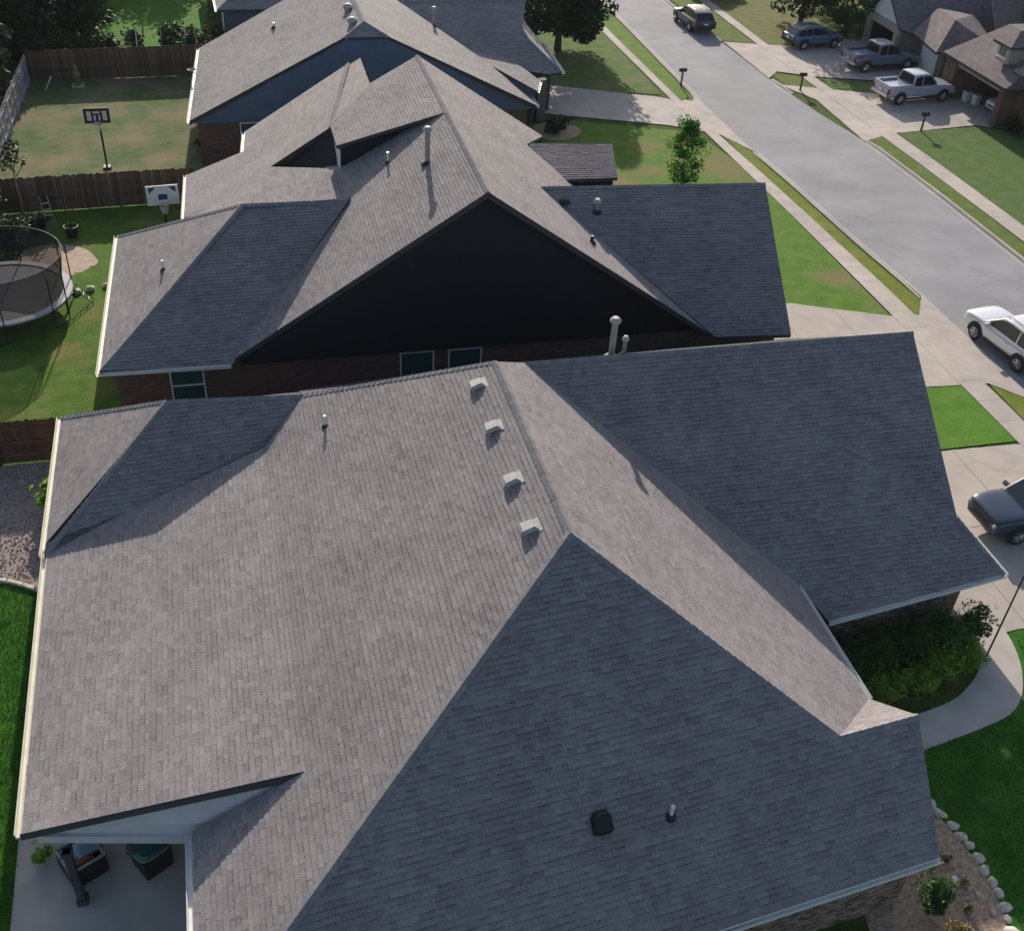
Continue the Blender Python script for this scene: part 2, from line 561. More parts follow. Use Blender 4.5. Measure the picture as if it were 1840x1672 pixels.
def shingles(mb, poly, singles=None, expo=0.145, wmin=0.14, wmax=0.36, seed=1):
    """laminated shingle tabs over one planar slope: each tab has a raised butt edge"""
    rg = random.Random(seed)
    P = [Vector(p) for p in poly]
    n, u, up = frame_of(poly)
    o = P[0]
    Q = [((p - o).dot(u), (p - o).dot(up)) for p in P]
    tris = []
    for t in tessellate_polygon([[Vector((q[0], q[1], 0)) for q in Q]]):
        T = [Q[i] for i in t]
        if (T[1][0] - T[0][0]) * (T[2][1] - T[0][1]) - (T[1][1] - T[0][1]) * (T[2][0] - T[0][0]) < 0: T.reverse()
        tris.append(T)
    umin, umax = min(q[0] for q in Q), max(q[0] for q in Q)
    vmin, vmax = min(q[1] for q in Q), max(q[1] for q in Q)
    def W(a, b, h): return o + u * a + up * b + n * h
    v = vmin
    row = 0
    while v < vmax:
        # span of this row
        xs = []
        for yy in (v + 0.01, v + expo - 0.01):
            for i in range(len(Q)):
                a, b = Q[i], Q[(i + 1) % len(Q)]
                if (a[1] > yy) != (b[1] > yy):
                    xs.append(a[0] + (b[0] - a[0]) * (yy - a[1]) / (b[1] - a[1]))
        if xs:
            x = min(xs) - 0.5 - rg.random() * 0.4
            xe = max(xs) + 0.4
            wob = rg.uniform(-0.004, 0.004)
            while x < xe:
                w = rg.uniform(wmin, wmax)
                lay = rg.random()
                thick = (0.016 if lay > 0.45 else 0.0125) + rg.uniform(-0.001, 0.001)
                tone = min(1, max(0, rg.gauss(0.5 + (0.1 if lay > 0.45 else -0.1), 0.2)))
                v0, v1 = v + wob, v + expo + 0.012
                rect = [(x, v0), (x + w, v0), (x + w, v1), (x, v1)]
                ins = [inside(c, Q) for c in rect]
                pieces = []
                if all(ins): pieces = [rect]
                else:
                    for T in tris:
                        c = clip_convex(rect, T)
                        if len(c) >= 3: pieces.append(c)
                for k, c in enumerate(pieces):
                    def hh(b): return thick * (1 - min(1, max(0, (b - v0) / (v1 - v0)))) + 0.001
                    top = [W(a, b, hh(b)) for a, b in c]
                    bot = [W(a, b, -0.008) for a, b in c]
                    m_ = len(c)
                    F = [tuple(range(m_))] + [((i + 1) % m_, i, i + m_, (i + 1) % m_ + m_) for i in range(m_)]
                    full = all(ins)
                    if full and m_ == 4 and lay < 0.62:
                        # laminated tab: the granules darken in a shadow band under the next course
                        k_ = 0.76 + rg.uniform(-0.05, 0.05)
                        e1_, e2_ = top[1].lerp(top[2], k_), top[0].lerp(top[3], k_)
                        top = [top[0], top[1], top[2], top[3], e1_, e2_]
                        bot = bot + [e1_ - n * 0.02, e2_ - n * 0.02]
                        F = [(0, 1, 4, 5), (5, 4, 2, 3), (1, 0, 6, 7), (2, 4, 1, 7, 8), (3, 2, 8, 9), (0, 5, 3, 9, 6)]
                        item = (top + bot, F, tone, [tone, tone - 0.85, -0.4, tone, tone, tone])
                        if singles is not None and w > 0.2: singles.append(item)
                        else:
                            mb.add(item[0], F, tone); mb.t[-6:] = item[3]
                        continue
                    if singles is not None and full and len(c) == 4 and w > 0.2:
                        singles.append((top + bot, F, tone, [tone, -0.4, tone, tone, tone]))
                    else:
                        mb.add(top + bot, F, tone)
                        for q in range(m_):   # cut asphalt edge along the butt is dark
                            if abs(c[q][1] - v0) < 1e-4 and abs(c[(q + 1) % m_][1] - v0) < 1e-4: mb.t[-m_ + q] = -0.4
                x += w + 0.002
        v += expo
        row += 1

def set_uv(o, name='roof', vertical=False):
    me = o.data
    lay = me.uv_layers.new(name=name)
    for p in me.polygons:
        n = p.normal
        if abs(n.z) > 0.999: u, up = Vector((1, 0, 0)), Vector((0, 1, 0))
        else:
            up = (Vector((0, 0, 1)) - n * n.z).normalized()
            u = up.cross(n).normalized()
        for li in p.loop_indices:
            co = me.vertices[me.loops[li].vertex_index].co
            lay.data[li].uv = (co.dot(u), co.dot(up))

def cap_line(mb, a, b, n1, n2, w=0.12, seed=3, step=0.2):
    """overlapping cap shingles along a ridge or hip as one stepped strip"""
    a, b = Vector(a), Vector(b)
    d = (b - a)
    L = d.length
    d.normalize()
    s1 = d.cross(n1).normalized(); s2 = d.cross(n2).normalized()
    up = (n1 + n2).normalized()
    if s1.dot(n2) > 0: s1 = -s1
    if s2.dot(n1) > 0: s2 = -s2
    rg = random.Random(seed)
    nn = max(2, int(L / step))
    V, F, T = [], [], []
    for i in range(nn):
        for e, h in ((0, 0.02), (1, 0.045)):
            p = a + d * (L * (i + e) / nn)
            V += [p + s1 * w + n1 * h * 0.8, p + up * (h + 0.012), p + s2 * w + n2 * h * 0.8]
    for i in range(2 * nn - 1):
        k = i * 3
        F += [(k, k + 1, k + 4, k + 3), (k + 1, k + 2, k + 5, k + 4)]
        t = rg.random() if i % 2 == 0 else t
        T += [t, t]
    k0 = len(mb.v)
    mb.v += [tuple(v) for v in V]
    # orient faces upward
    for f, t in zip(F, T):
        P = [V[i] for i in f]
        nn_ = (P[1] - P[0]).cross(P[2] - P[0])
        mb.f.append([i + k0 for i in (f if nn_.dot(up) > 0 else f[::-1])]); mb.t.append(t)

def gutter(name, a, b, out, m, parent, org, w=0.11, h=0.11):
    """open box gutter with rolled lip along an eave"""
    a, b, out = Vector(a), Vector(b), Vector(out).normalized()
    prof = [(0.0, 0.02), (0.0, -h), (w, -h), (w + 0.02, 0.0), (w + 0.035, 0.012), (w + 0.035, -0.02), (w + 0.02, -h - 0.015), (-0.015, -h - 0.015), (-0.015, 0.02)]
    V, F = [], []
    for p in (a, b):
        for o_, z in prof: V.append(p + out * o_ + Vector((0, 0, z)))
    k = len(prof)
    for i in range(k): F.append((i, (i + 1) % k, (i + 1) % k + k, i + k))
    F += [tuple(range(k))[::-1], tuple(range(k, 2 * k))]
    return obj(name, V, F, m, parent, org=org)

def wallpoly(name, poly, m, parent, org, thick=0.12, uv=True):
    """a wall given by its outline (world points), extruded inward"""
    P = [Vector(p) for p in poly]
    n = newell(poly)
    Q = [p - n * thick for p in P]
    k = len(P)
    V = P + Q
    F = []
    for t in tessellate_polygon([P]):
        a, b, c = (P[i] for i in t)
        tt = tuple(t) if (b - a).cross(c - a).dot(n) > 0 else tuple(t[::-1])
        F.append(tt); F.append(tuple(i + k for i in tt[::-1]))
    for i in range(k): F.append((i, i + k, (i + 1) % k + k, (i + 1) % k))
    o = obj(name, V, F, m, parent, org=org)
    if uv: set_uv(o, 'wall')
    return o

def walls_loop(name, pts, z0, z1, m, parent, org):
    """a closed ring of walls round a footprint (counter-clockwise)"""
    k = len(pts)
    V = [(x, y, z0) for x, y in pts] + [(x, y, z1) for x, y in pts]
    F = [(i, (i + 1) % k, (i + 1) % k + k, i + k) for i in range(k)]
    o = obj(name, V, F, m, parent, org=org)
    set_uv(o, 'wall')
    return o

def window(parent, org, c, w, h, n, m_frame=None, mid=True, depth=0.06):
    """window on a wall: frame bars (part), pane and sill sub-parts; n = outward direction"""
    c, n = Vector(c), Vector(n).normalized()
    u = Vector((0, 0, 1)).cross(n).normalized()
    def bar(mb, x0, x1, z0, z1, d0, d1):
        P = [c + u * x + Vector((0, 0, z)) + n * d for d in (d0, d1) for x, z in ((x0, z0), (x1, z0), (x1, z1), (x0, z1))]
        mb.add(P, [(3, 2, 1, 0), (4, 5, 6, 7), (0, 1, 5, 4), (1, 2, 6, 5), (2, 3, 7, 6), (3, 0, 4, 7)])
    mb = MB(); f = 0.06
    bar(mb, -w / 2, w / 2, h / 2 - f, h / 2, 0, depth)
    bar(mb, -w / 2, w / 2, -h / 2, -h / 2 + f, 0, depth)
    bar(mb, -w / 2, -w / 2 + f, -h / 2 + f, h / 2 - f, 0, depth - 0.002)
    bar(mb, w / 2 - f, w / 2, -h / 2 + f, h / 2 - f, 0, depth - 0.002)
    if mid: bar(mb, -w / 2 + f, w / 2 - f, -0.03, 0.03, 0, depth - 0.004)
    fr = mb.build('window', m_frame or M_WHITE, parent, org)
    halves = ((-h / 2 + f, -0.03), (0.03, h / 2 - f)) if mid else ((-h / 2 + f, h / 2 - f),)
    for z0, z1 in halves:
        p = MB(); bar(p, -w / 2 + f, w / 2 - f, z0, z1, 0.0, 0.02)
        p.build('pane', M_GLASS, fr, org)
    s = MB(); bar(s, -w / 2 - 0.06, w / 2 + 0.06, -h / 2 - 0.08, -h / 2 - 0.003, 0, depth + 0.05)
    s.build('sill', m_frame or M_WHITE, fr, org)
    return fr

def pipe_vent(parent, org, base, h, r=0.05, m=None, boot=True, cap=False):
    mb = MB()
    b = Vector(base)
    mb.tube([b - Vector((0, 0, 0.1)), b + Vector((0, 0, h))], r, 12)
    o = mb.build('vent_pipe', m or M_PIPE, parent, org, smooth=False)
    if boot:
        k = MB(); k.lathe([(r * 2.6, -0.06), (r * 2.4, 0.02), (r * 1.25, 0.09), (r * 1.05, 0.1)], base, 14)
        k.build('boot', M_BLACK, o, org)
    if cap:
        k = MB(); k.lathe([(0.0, 0.16), (r * 1.0, 0.15), (r * 1.75, 0.07), (r * 1.8, 0.0), (r * 1.2, -0.02), (r * 1.0, -0.03)], (b.x, b.y, b.z + h), 16)
        k.build('rain_cap', M_VENT, o, org)
    return o

# ================================================================== the setting
ground = sheet('ground', [(-400, -120), (400, -120), (400, 700), (-400, 700)], -0.03, grass_mat('ground_grass', (0.04, 0.085, 0.014), (0.09, 0.14, 0.03), (0.19, 0.15, 0.06), 0.58, 0.75))
tag(ground, kind='structure')

L_ST = [(32.1, -40), (32.0, 38), (31.5, 46), (31.25, 54), (30.95, 60), (30.85, 67), (31.0, 75), (31.2, 84), (31.8, 160)]
R_ST = [(39.45, -40), (39.4, 52), (39.2, 59), (38.3, 65), (37.8, 71), (37.6, 79), (37.0, 88), (36.4, 160)]
street = sheet('street', L_ST + R_ST[::-1], -0.02, M_ROAD)

# lawns of the lots, each with its own turf
sheet('lawn_near_front', [(14.5, -20), (32, -20), (32, 20.6), (22.4, 20.6), (21.6, 18.5), (18, 17.2), (14.5, 17.2)], 0.0, grass_mat('turf_deep', (0.03, 0.15, 0.018), (0.08, 0.22, 0.03)))
sheet('lawn_near_back', [(-40, -20), (-6, -20), (-6, 27.6), (-7.5, 27.3), (-8.6, 27.9), (-40, 27.9)], 0.0, grass_mat('turf_backyard', (0.024, 0.115, 0.008), (0.06, 0.18, 0.013)))
sheet('lawn_between_drives', [(21.5, 29.2), (29.42, 29.2), (29.5, 33.45), (21.5, 33.75)], 0.002, grass_mat('turf_bright', (0.09, 0.23, 0.025), (0.14, 0.29, 0.04)))
sheet('lawn_second_front', [(18, 41.4), (25, 41.0), (29.35, 39.2), (29.35, 50.5), (29.2, 58), (28.4, 62.4), (20.6, 65.2), (15, 64)], 0.002, grass_mat('turf_front', (0.09, 0.21, 0.025), (0.16, 0.27, 0.045), (0.27, 0.22, 0.11), 0.52, 0.66, 0.13))
sheet('lawn_third_front', [(18, 71.5), (28.7, 69.2), (28.75, 80), (28.9, 120), (16, 120)], 0.002, grass_mat('turf_third', (0.08, 0.17, 0.035), (0.16, 0.22, 0.07), (0.24, 0.20, 0.10), 0.56, 0.7, 0.3))
sheet('lawn_second_back', [(-14, 34.2), (-0.5, 34.2), (-0.5, 56), (-14, 56)], 0.002, grass_mat('turf_second', (0.06, 0.15, 0.018), (0.13, 0.22, 0.035), (0.22, 0.21, 0.07), 0.52, 0.68, 0.4))
sheet('lawn_third_back', [(-14, 56.2), (-0.5, 56.2), (-0.5, 75), (-14, 75)], 0.002, grass_mat('turf_dry', (0.07, 0.14, 0.04), (0.15, 0.19, 0.08), (0.26, 0.215, 0.13), 0.42, 0.66, 0.33))
sheet('lawn_opposite', [(42.1, -20), (80, -20), (80, 59.4), (52, 59.4), (48.5, 61.6), (42, 61.1)], 0.002, grass_mat('turf_opposite', (0.09, 0.16, 0.045), (0.13, 0.20, 0.06), (0.2, 0.19, 0.09), 0.6, 0.8, 0.3))

def strip(name, label_mat, left, right, z, slab_len=1.5, gap=0.014):
    """pavement of separate slabs with open joints between two edge lines"""
    root = sheet(name, [(x, y) for x, y in left] + [(x, y) for x, y in right[::-1]], z - 0.03, M_CONC2)
    def at(line, y):
        for a, b in zip(line, line[1:]):
            if a[1] <= y <= b[1]:
                t = (y - a[1]) / (b[1] - a[1]); return a[0] + (b[0] - a[0]) * t
        return line[-1][0]
    y = left[0][1]
    ye = left[-1][1]
    while y < ye:
        y2 = min(ye, y + slab_len)
        P = [(at(left, y + gap), y + gap), (at(right, y + gap), y + gap), (at(right, y2), y2), (at(left, y2), y2)]
        sheet('paving_slab', P, z + rng.uniform(-0.003, 0.003), label_mat, kind=None, parent=root, thick=0.04)
        y = y2
    return root

strip('sidewalk', M_CONC, [(29.45, 14), (29.42, 42), (29.36, 50.5), (29.2, 58), (28.95, 68), (28.8, 80), (28.8, 96)], [(30.6, 14), (30.55, 42), (30.3, 50.5), (30.0, 58), (29.55, 68), (29.4, 80), (29.4, 96)], 0.03)
strip('sidewalk_opposite', M_CONC, [(40.95, 38), (40.75, 55), (40.6, 61), (40.5, 68), (40.2, 79), (40.1, 96)], [(42.15, 38), (42.0, 55), (41.85, 61), (41.5, 68), (41.0, 79), (40.95, 96)], 0.03)

def verge(name, pts, m):
    return sheet(name, pts, 0.001, m)
M_VERGE = grass_mat('turf_verge', (0.14, 0.21, 0.03), (0.22, 0.26, 0.045), (0.28, 0.25, 0.08), 0.58, 0.75, 0.5)
verge('verge', [(30.6, 28.9), (32.05, 28.2), (32.05, 31.5), (30.75, 33.2)], MATS['turf_verge'])
verge('verge_second', [(30.55, 39.0), (31.95, 40.1), (31.5, 46), (31.25, 54), (31.0, 58.6), (30.0, 61.8), (30.1, 55), (30.3, 50)], M_VERGE)
verge('verge_third', [(29.55, 67.6), (30.75, 67.2), (30.95, 75), (31.15, 84), (31.4, 110), (29.4, 110), (29.4, 80)], grass_mat('turf_verge_green', (0.11, 0.22, 0.035), (0.19, 0.27, 0.055)))
verge('verge_opposite', [(39.4, 20), (40.95, 20), (40.75, 55), (40.6, 60.6), (39.3, 60.7), (39.4, 52)], grass_mat('turf_verge_opp', (0.11, 0.17, 0.04), (0.17, 0.22, 0.055)))
verge('verge_between', [(38.3, 68.9), (40.5, 68.3), (40.35, 72.0), (38.4, 73.2)], MATS['turf_verge_opp'])
sheet('lawn_between_opposite', [(41.5, 68.1), (46.4, 67.2), (47.8, 69.6), (41.4, 71.7)], 0.002, MATS['turf_opposite'])
sheet('lawn_far_opposite', [(41.0, 79.0), (45.0, 78.8), (47.5, 82), (70, 84), (70, 130), (41, 130)], 0.002, grass_mat('turf_far', (0.14, 0.175, 0.05), (0.21, 0.22, 0.09), (0.24, 0.2, 0.1), 0.5, 0.7))
verge('verge_far_opposite', [(37.8, 80.5), (40.1, 79.6), (40.1, 110), (37.2, 110)], MATS['turf_verge_opp'])

def ragged(P, step=0.3, amp=0.022, seed=1):
    rg_ = random.Random(seed)
    out = []
    for i in range(len(P)):
        a, b = P[i], P[(i + 1) % len(P)]
        L = math.hypot(b[0] - a[0], b[1] - a[1])
        n_ = max(1, int(L / step))
        for k in range(n_):
            t = k / n_
            j = amp if 0 < k else 0
            out.append((a[0] + (b[0] - a[0]) * t + rg_.uniform(-j, j), a[1] + (b[1] - a[1]) * t + rg_.uniform(-j, j)))
    return out
def drive(name, pts, z=0.02):
    return sheet(name, ragged(pts, seed=len(name)), z, M_CONC)
drive('driveway', [(21.3, 20.4), (22.6, 19.8), (29.4, 20.2), (32.05, 19.0), (32.05, 28.2), (30.7, 28.95), (21.3, 29.2)], 0.016)
drive('driveway_second', [(20.5, 34.0), (21.5, 33.75), (30.7, 33.2), (32.05, 31.5), (32.02, 41.0), (30.8, 39.1), (29.3, 39.2), (25.0, 41.0), (20.5, 41.2)], 0.02)
drive('driveway_third', [(19.5, 72.0), (21.7, 71.4), (28.1, 68.8), (29.5, 67.8), (30.9, 68.6), (30.98, 59.0), (29.9, 61.9), (27.1, 63.7), (19.5, 66.4)], 0.018)
drive('driveway_opposite', [(38.0, 70.5), (39.3, 67.3), (39.0, 59.9), (41.8, 61.0), (48.2, 61.8), (50.6, 60.8), (54, 58.5), (55, 70.2), (47.8, 69.7), (46.2, 67.4)], 0.014)
drive('driveway_opposite_far', [(37.75, 71.8), (37.7, 80.2), (41, 79.2), (45.4, 78.6), (48, 80.3), (56, 80), (56, 70.5), (46.4, 70.6), (41.4, 71.9), (39.0, 73.2)], 0.018)

def joint(parent, a, b, z, w=0.022):
    a, b = Vector((*a, 0)), Vector((*b, 0))
    d = (b - a).normalized(); p = Vector((-d.y, d.x, 0)) * w / 2
    sheet('control_joint', [tuple((a + p)[:2]), tuple((a - p)[:2]), tuple((b - p)[:2]), tuple((b + p)[:2])], z, mat('joint_dark', (0.16, 0.145, 0.13), 0.95), kind=None, parent=parent)
_d = bpy.data.objects
for x in (23.6, 26.4): joint(_d['driveway'], (x, 20.1), (x, 29.1), 0.02)
joint(_d['driveway'], (21.4, 24.7), (29.3, 24.7), 0.02)
for x in (24.0, 26.8): joint(_d['driveway_second'], (x, 33.8), (x, 40.6), 0.024)
for x in (23.0, 26.0): joint(_d['driveway_third'], (x, 65.4), (x, 70.6), 0.022)
for x in (44.4, 47.6): joint(_d['driveway_opposite'], (x, 61.7), (x, 67.0), 0.018)
for x in (43.4, 46.6): joint(_d['driveway_opposite_far'], (x, 71.9), (x, 78.4), 0.022)
# front walk: a band bending from the driveway to the porch
wk_l = [(22.75, 20.9), (22.65, 19.4), (22.1, 18.0), (21.1, 16.9), (19.4, 16.4), (15.2, 15.7)]
wk_r = [(21.75, 20.9), (21.55, 19.6), (21.05, 18.7), (20.2, 18.0), (18.9, 17.45), (15.2, 16.9)]
sheet('front_walk', smooth_line(wk_l) + smooth_line(wk_r)[::-1], 0.024, M_CONC2)
# patio slab
sheet('patio_slab', [(-7.0, 18.4), (-6.75, 9), (-1.5, 9), (-1.5, 24), (-6.4, 24)], 0.03, M_CONC2)
sheet('sand_patch', ragged(smooth_loop([(-9.6, 47.2), (-8.3, 47.6), (-7.5, 48.4), (-6.7, 49.2), (-6.9, 50.0), (-7.3, 50.7), (-8.0, 51.2), (-9.0, 51.5), (-10.2, 50.6)], 4), 0.12, 0.12, 5), 0.006, M_SAND)
sheet('gravel_base', [(-20, 33.95), (-6.0, 33.95), (-6.0, 27.0), (-7.2, 27.2), (-8.5, 27.85), (-12, 28.1), (-20, 28)], 0.003, mat('gravel_base', (0.33, 0.27, 0.25), 0.95, var=0.3, scale=14, bump=0.6, bscale=40))

# kerbs: raised edge with gaps at the drive openings
def kerb(name, line, y0, y1, side):
    def at(y):
        for a, b in zip(line, line[1:]):
            if a[1] <= y <= b[1]:
                t = (y - a[1]) / (b[1] - a[1]); return a[0] + (b[0] - a[0]) * t
    V, F = [], []
    n = max(2, int((y1 - y0) / 1.5))
    for i in range(n + 1):
        y = y0 + (y1 - y0) * i / n
        x = at(y)
        k = min(1, min(i, n - i) / 1.0)
        h = 0.03 + 0.06 * k
        w = 0.2 * side
        V += [(x, y, -0.03), (x + w * 0.35, y, h - 0.02), (x + w * 0.6, y, h), (x + w, y, h), (x + w, y, -0.03), (x - 0.28 * side, y, -0.012), (x - 0.28 * side, y, -0.03)]
    for i in range(n):
        k = i * 7
        for a, b in ((6, 5), (5, 0), (0, 1), (1, 2), (2, 3), (3, 4)):
            F.append((k + a, k + b, k + b + 7, k + a + 7))
    obj(name, V, F, M_CONC, kind='structure')
kerb('kerb', L_ST, -20, 18.5, -1)
kerb('kerb', L_ST, 40.6, 58.8, -1)
kerb('kerb', L_ST, 68.2, 110, -1)
kerb('kerb', R_ST, -20, 60.2, 1)
kerb('kerb', R_ST, 68.6, 71.6, 1)
kerb('kerb', R_ST, 80.4, 110, 1)

# ================================================================== near house
H1 = thing('brick_house', 'nearest brick house with large grey hipped shingle roof filling the foreground', 'house', (6, 20, 0))
o1 = (6, 20, 0)
A = (6.91, 18.52, 7.80); B = (6.83, 26.20, 7.80); N = (0.19, 15.64, 4.18); V = (0.01, 27.96, 4.16); RWR = (1.40, 29.58, 4.91)
E1 = (-2.48, 15.54, 2.75); HC = (-2.42, 10.53, 2.75); VE = (15.05, 20.75, 2.67); GE = (15.02, 16.15, 2.73); PL = (12.77, 14.15, 4.17)
GRL = (7.98, 27.13, 7.06); GRR = (21.26, 27.03, 7.06); GS = (20.96, 21.81, 3.44); GER = (22.05, 20.19, 2.32); GEL = (15.84, 19.66, 1.92); gVE = (15.05, 20.75, 2.67)
FM = (8.82, 11.03, 2.29); FR = (14.63, 11.65, 2.31); PR = (15.0, 14.35, 4.21)
P1 = (-6.24, 16.34, 2.62); P2 = (-6.50, 26.18, 2.58); RA = (-2.78, 29.56, 5.15); RE_ = (-6.55, 25.92, 2.60); RF = (-6.61, 32.89, 2.60)
F0 = (-2.42, 9.85, 2.26)
slopes1 = {
    'left': [A, B, RWR, V, N, E1, HC],
    'right': [B, A, PL, GE, VE, GRL],
    'front': flat([A, HC, F0, FM, FR, PR, PL]),
    'porch': [PL, PR, GE],
    'garage': flat([GRL, gVE, GEL, GER, GS, GRR]),
    'patio': [N, V, P2, P1],
    'wing': flat([RA, RE_, P2, V, RWR], (0, 1, 4)),
    'wing_end': [RA, RF, RE_],
    'garage_skirt': [GS, GER, (22.05, 33.9, 2.32), (20.96, 32.3, 3.44)],
    'rear': [B, GRL, (7.98, 33.9, 2.7), (1.4, 33.2, 2.7), RWR],
    'rear_wing': [RWR, (1.4, 33.2, 2.65), RF, RA],
    'rear_garage': [GRL, GRR, (20.9, 33.9, 2.7), (7.98, 33.9, 2.7)],
}
deck = MB()
for k, P in slopes1.items(): slab(deck, P)
roof1 = deck.build('roof', M_DECK, H1, o1)
mb = MB(); singles = []
for i, k in enumerate(('left', 'right', 'front', 'porch', 'garage', 'patio', 'wing', 'wing_end', 'garage_skirt')):
    shingles(mb, slopes1[k], singles if k in ('front', 'left', 'garage') else None, seed=11 + i)
# the tabs that show largest stay single parts, the rest joins the field of shingles
cpos = Vector(cam.location)
def shown(s):
    V_ = s[0][:4]
    c = sum((Vector(v) for v in V_), Vector()) / 4
    q = cam.rotation_euler.to_matrix().transposed() @ (c - cpos)
    if -q.z < 1 or abs(q.x / -q.z) > 0.455 or abs(q.y / -q.z) > 0.41: return 0
    nn = (Vector(V_[1]) - Vector(V_[0])).cross(Vector(V_[3]) - Vector(V_[0]))
    return abs(nn.dot(c - cpos)) / (c - cpos).length ** 3
order = sorted(range(len(singles)), key=lambda i: -shown(singles[i]))
for r_, i in enumerate(order):
    vs_, fs_, t_, tl_ = singles[i]
    if r_ < 300:
        m1 = MB().add(vs_, fs_, t_); m1.t[:] = tl_
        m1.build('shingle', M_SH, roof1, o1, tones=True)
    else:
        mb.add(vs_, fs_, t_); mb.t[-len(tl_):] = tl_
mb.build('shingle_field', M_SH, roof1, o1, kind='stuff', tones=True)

def caps(parent, org, segs, slopes, m=None, w=0.12):
    for i, (a, b, k1, k2) in enumerate(segs):
        c = MB()
        n1 = frame_of(slopes[k1])[0]; n2 = frame_of(slopes[k2])[0]
        cap_line(c, a, b, n1, n2, seed=i + 5, w=w)
        c.build('ridge_cap', m or M_CAP, parent, org, tones=True)
caps(roof1, o1, [(A, B, 'left', 'right'), (HC, A, 'left', 'front'), (PL, A, 'front', 'right'), (PL, PR, 'front', 'porch'), (GRL, GRR, 'garage', 'rear_garage'), (GER, GS, 'garage', 'garage_skirt'), (RE_, RA, 'wing', 'wing_end'), (RA, RWR, 'wing', 'rear_wing'), (RWR, B, 'left', 'rear'), (RF, RA, 'wing_end', 'rear_wing')], slopes1)
# gutters
gutter('gutter', P1, P2, (-1, 0, 0), M_GUT, roof1, o1)
gutter('gutter', (-6.56, 25.86, 2.6), (-6.62, 32.95, 2.6), (-1, 0, 0), M_GUT, roof1, o1)
gutter('gutter', GE, (15.05, 20.6, 2.67), (1, 0, 0), M_WHITE, roof1, o1, w=0.09)
gutter('gutter', E1, (-2.42, 10.4, 2.75), (-1, 0, 0), M_WHITE, roof1, o1, w=0.12)
gutter('gutter', FR, (-2.4, 9.85, 2.26), (0.1, -1, 0), M_WHITE, roof1, o1, w=0.07, h=0.08)
gutter('gutter', GER, GEL, (0.09, -1, 0), M_WHITE, roof1, o1, w=0.06, h=0.08)
gutter('gutter', (22.07, 20.2, 2.3), (22.07, 33.9, 2.3), (1, 0, 0), M_WHITE, roof1, o1, w=0.09)
# downspout elbow at the patio corner
dsp = MB(); dsp.tube([(-6.36, 16.42, 2.5), (-6.38, 16.46, 2.36), (-6.2, 16.7, 2.22), (-5.98, 16.75, 2.1)], 0.045, 8)
dsp.build('downspout', M_WHITE, H1, o1)

# walls
def ring(pts, z1, name='wall', m=None): return walls_loop(name, pts, 0, z1, m or M_BRICKT, H1, o1)
ring([(-1.9, 16.2), (-1.9, 10.3), (14.2, 11.9), (14.6, 14.2), (14.6, 21.3), (15.7, 21.3), (15.7, 20.3), (21.2, 20.75), (21.2, 33.3), (-6.1, 32.4), (-6.1, 26.6), (-1.9, 26.0)], 2.2)
wallpoly('gable_wall', [(14.72, 12.2, 2.3), (14.72, 16.1, 2.5), (14.75, 14.3, 4.0)], M_BRICKT, H1, o1)
wallpoly('gable_wall', [(20.7, 22.0, 3.35), (20.7, 32.2, 3.35), (20.7, 27.0, 6.85)], M_LILAC, H1, o1)
# bricks laid proud on the two wall strips that show under the eaves
def brick_field(name, a, b, z0, z1, out, parent, org, seed):
    rg = random.Random(seed)
    a, b, out = Vector((*a, 0)), Vector((*b, 0)), Vector((*out, 0)).normalized()
    d = (b - a); L = d.length; d.normalize()
    m = MB(); z = z0; r = 0
    while z + 0.066 < z1:
        x = -0.1 if r % 2 else 0.0
        while x < L - 0.05:
            x0, x1 = max(0, x), min(L, x + 0.19)
            if x1 - x0 > 0.04:
                dd = 0.012 + rg.uniform(0, 0.006)
                P = []
                for o_ in (0.0, dd):
                    for xx, zz in ((x0, z), (x1, z), (x1, z + 0.064), (x0, z + 0.064)):
                        P.append(a + d * xx + out * o_ + Vector((0, 0, zz)))
                m.add(P, [(4, 5, 6, 7), (0, 1, 5, 4), (1, 2, 6, 5), (2, 3, 7, 6), (3, 0, 4, 7)], rg.random())
            x += 0.2
        z += 0.076; r += 1
    return m.build(name, M_BR, parent, org, kind='stuff', tones=True)
M_BR = leaf_mat('brick_single', (0.11, 0.06, 0.045), (0.40, 0.31, 0.25), 0.0)
brick_field('brick_field', (15.7, 20.3), (21.2, 20.75), 0.02, 2.19, (0.082, -1), H1, o1, 1)
brick_field('brick_field', (4.0, 10.885), (14.2, 11.9), 0.02, 2.17, (0.1, -1), H1, o1, 2)
# corner board of the garage, patio gable, beam, post
wallpoly('patio_gable', [(-5.9, 16.45, 2.42), (-2.45, 15.72, 2.42), (-2.0, 15.66, 2.86), (0.0, 15.72, 3.98)], M_LILAC, H1, o1, thick=0.1, uv=False)
bm_ = MB(); bm_.add([(-5.95, 16.36, 2.16), (-2.3, 15.6, 2.16), (-2.3, 15.85, 2.16), (-5.95, 16.6, 2.16), (-5.95, 16.36, 2.415), (-2.3, 15.6, 2.415), (-2.3, 15.85, 2.415), (-5.95, 16.6, 2.415)], [(3, 2, 1, 0), (4, 5, 6, 7), (0, 1, 5, 4), (1, 2, 6, 5), (2, 3, 7, 6), (3, 0, 4, 7)])
bm_.build('porch_beam', M_LILAC, H1, o1)
rk = MB(); rk.add([(-6.26, 16.30, 2.44), (0.19, 15.58, 3.98), (0.19, 15.62, 4.15), (-6.26, 16.33, 2.60), (-6.26, 16.36, 2.44), (0.19, 15.64, 3.98), (0.19, 15.66, 4.15), (-6.26, 16.38, 2.60)], [(0, 1, 2, 3), (7, 6, 5, 4), (3, 2, 6, 7), (0, 4, 5, 1), (0, 3, 7, 4), (1, 5, 6, 2)])
rk.build('fascia', M_FASC, roof1, o1)
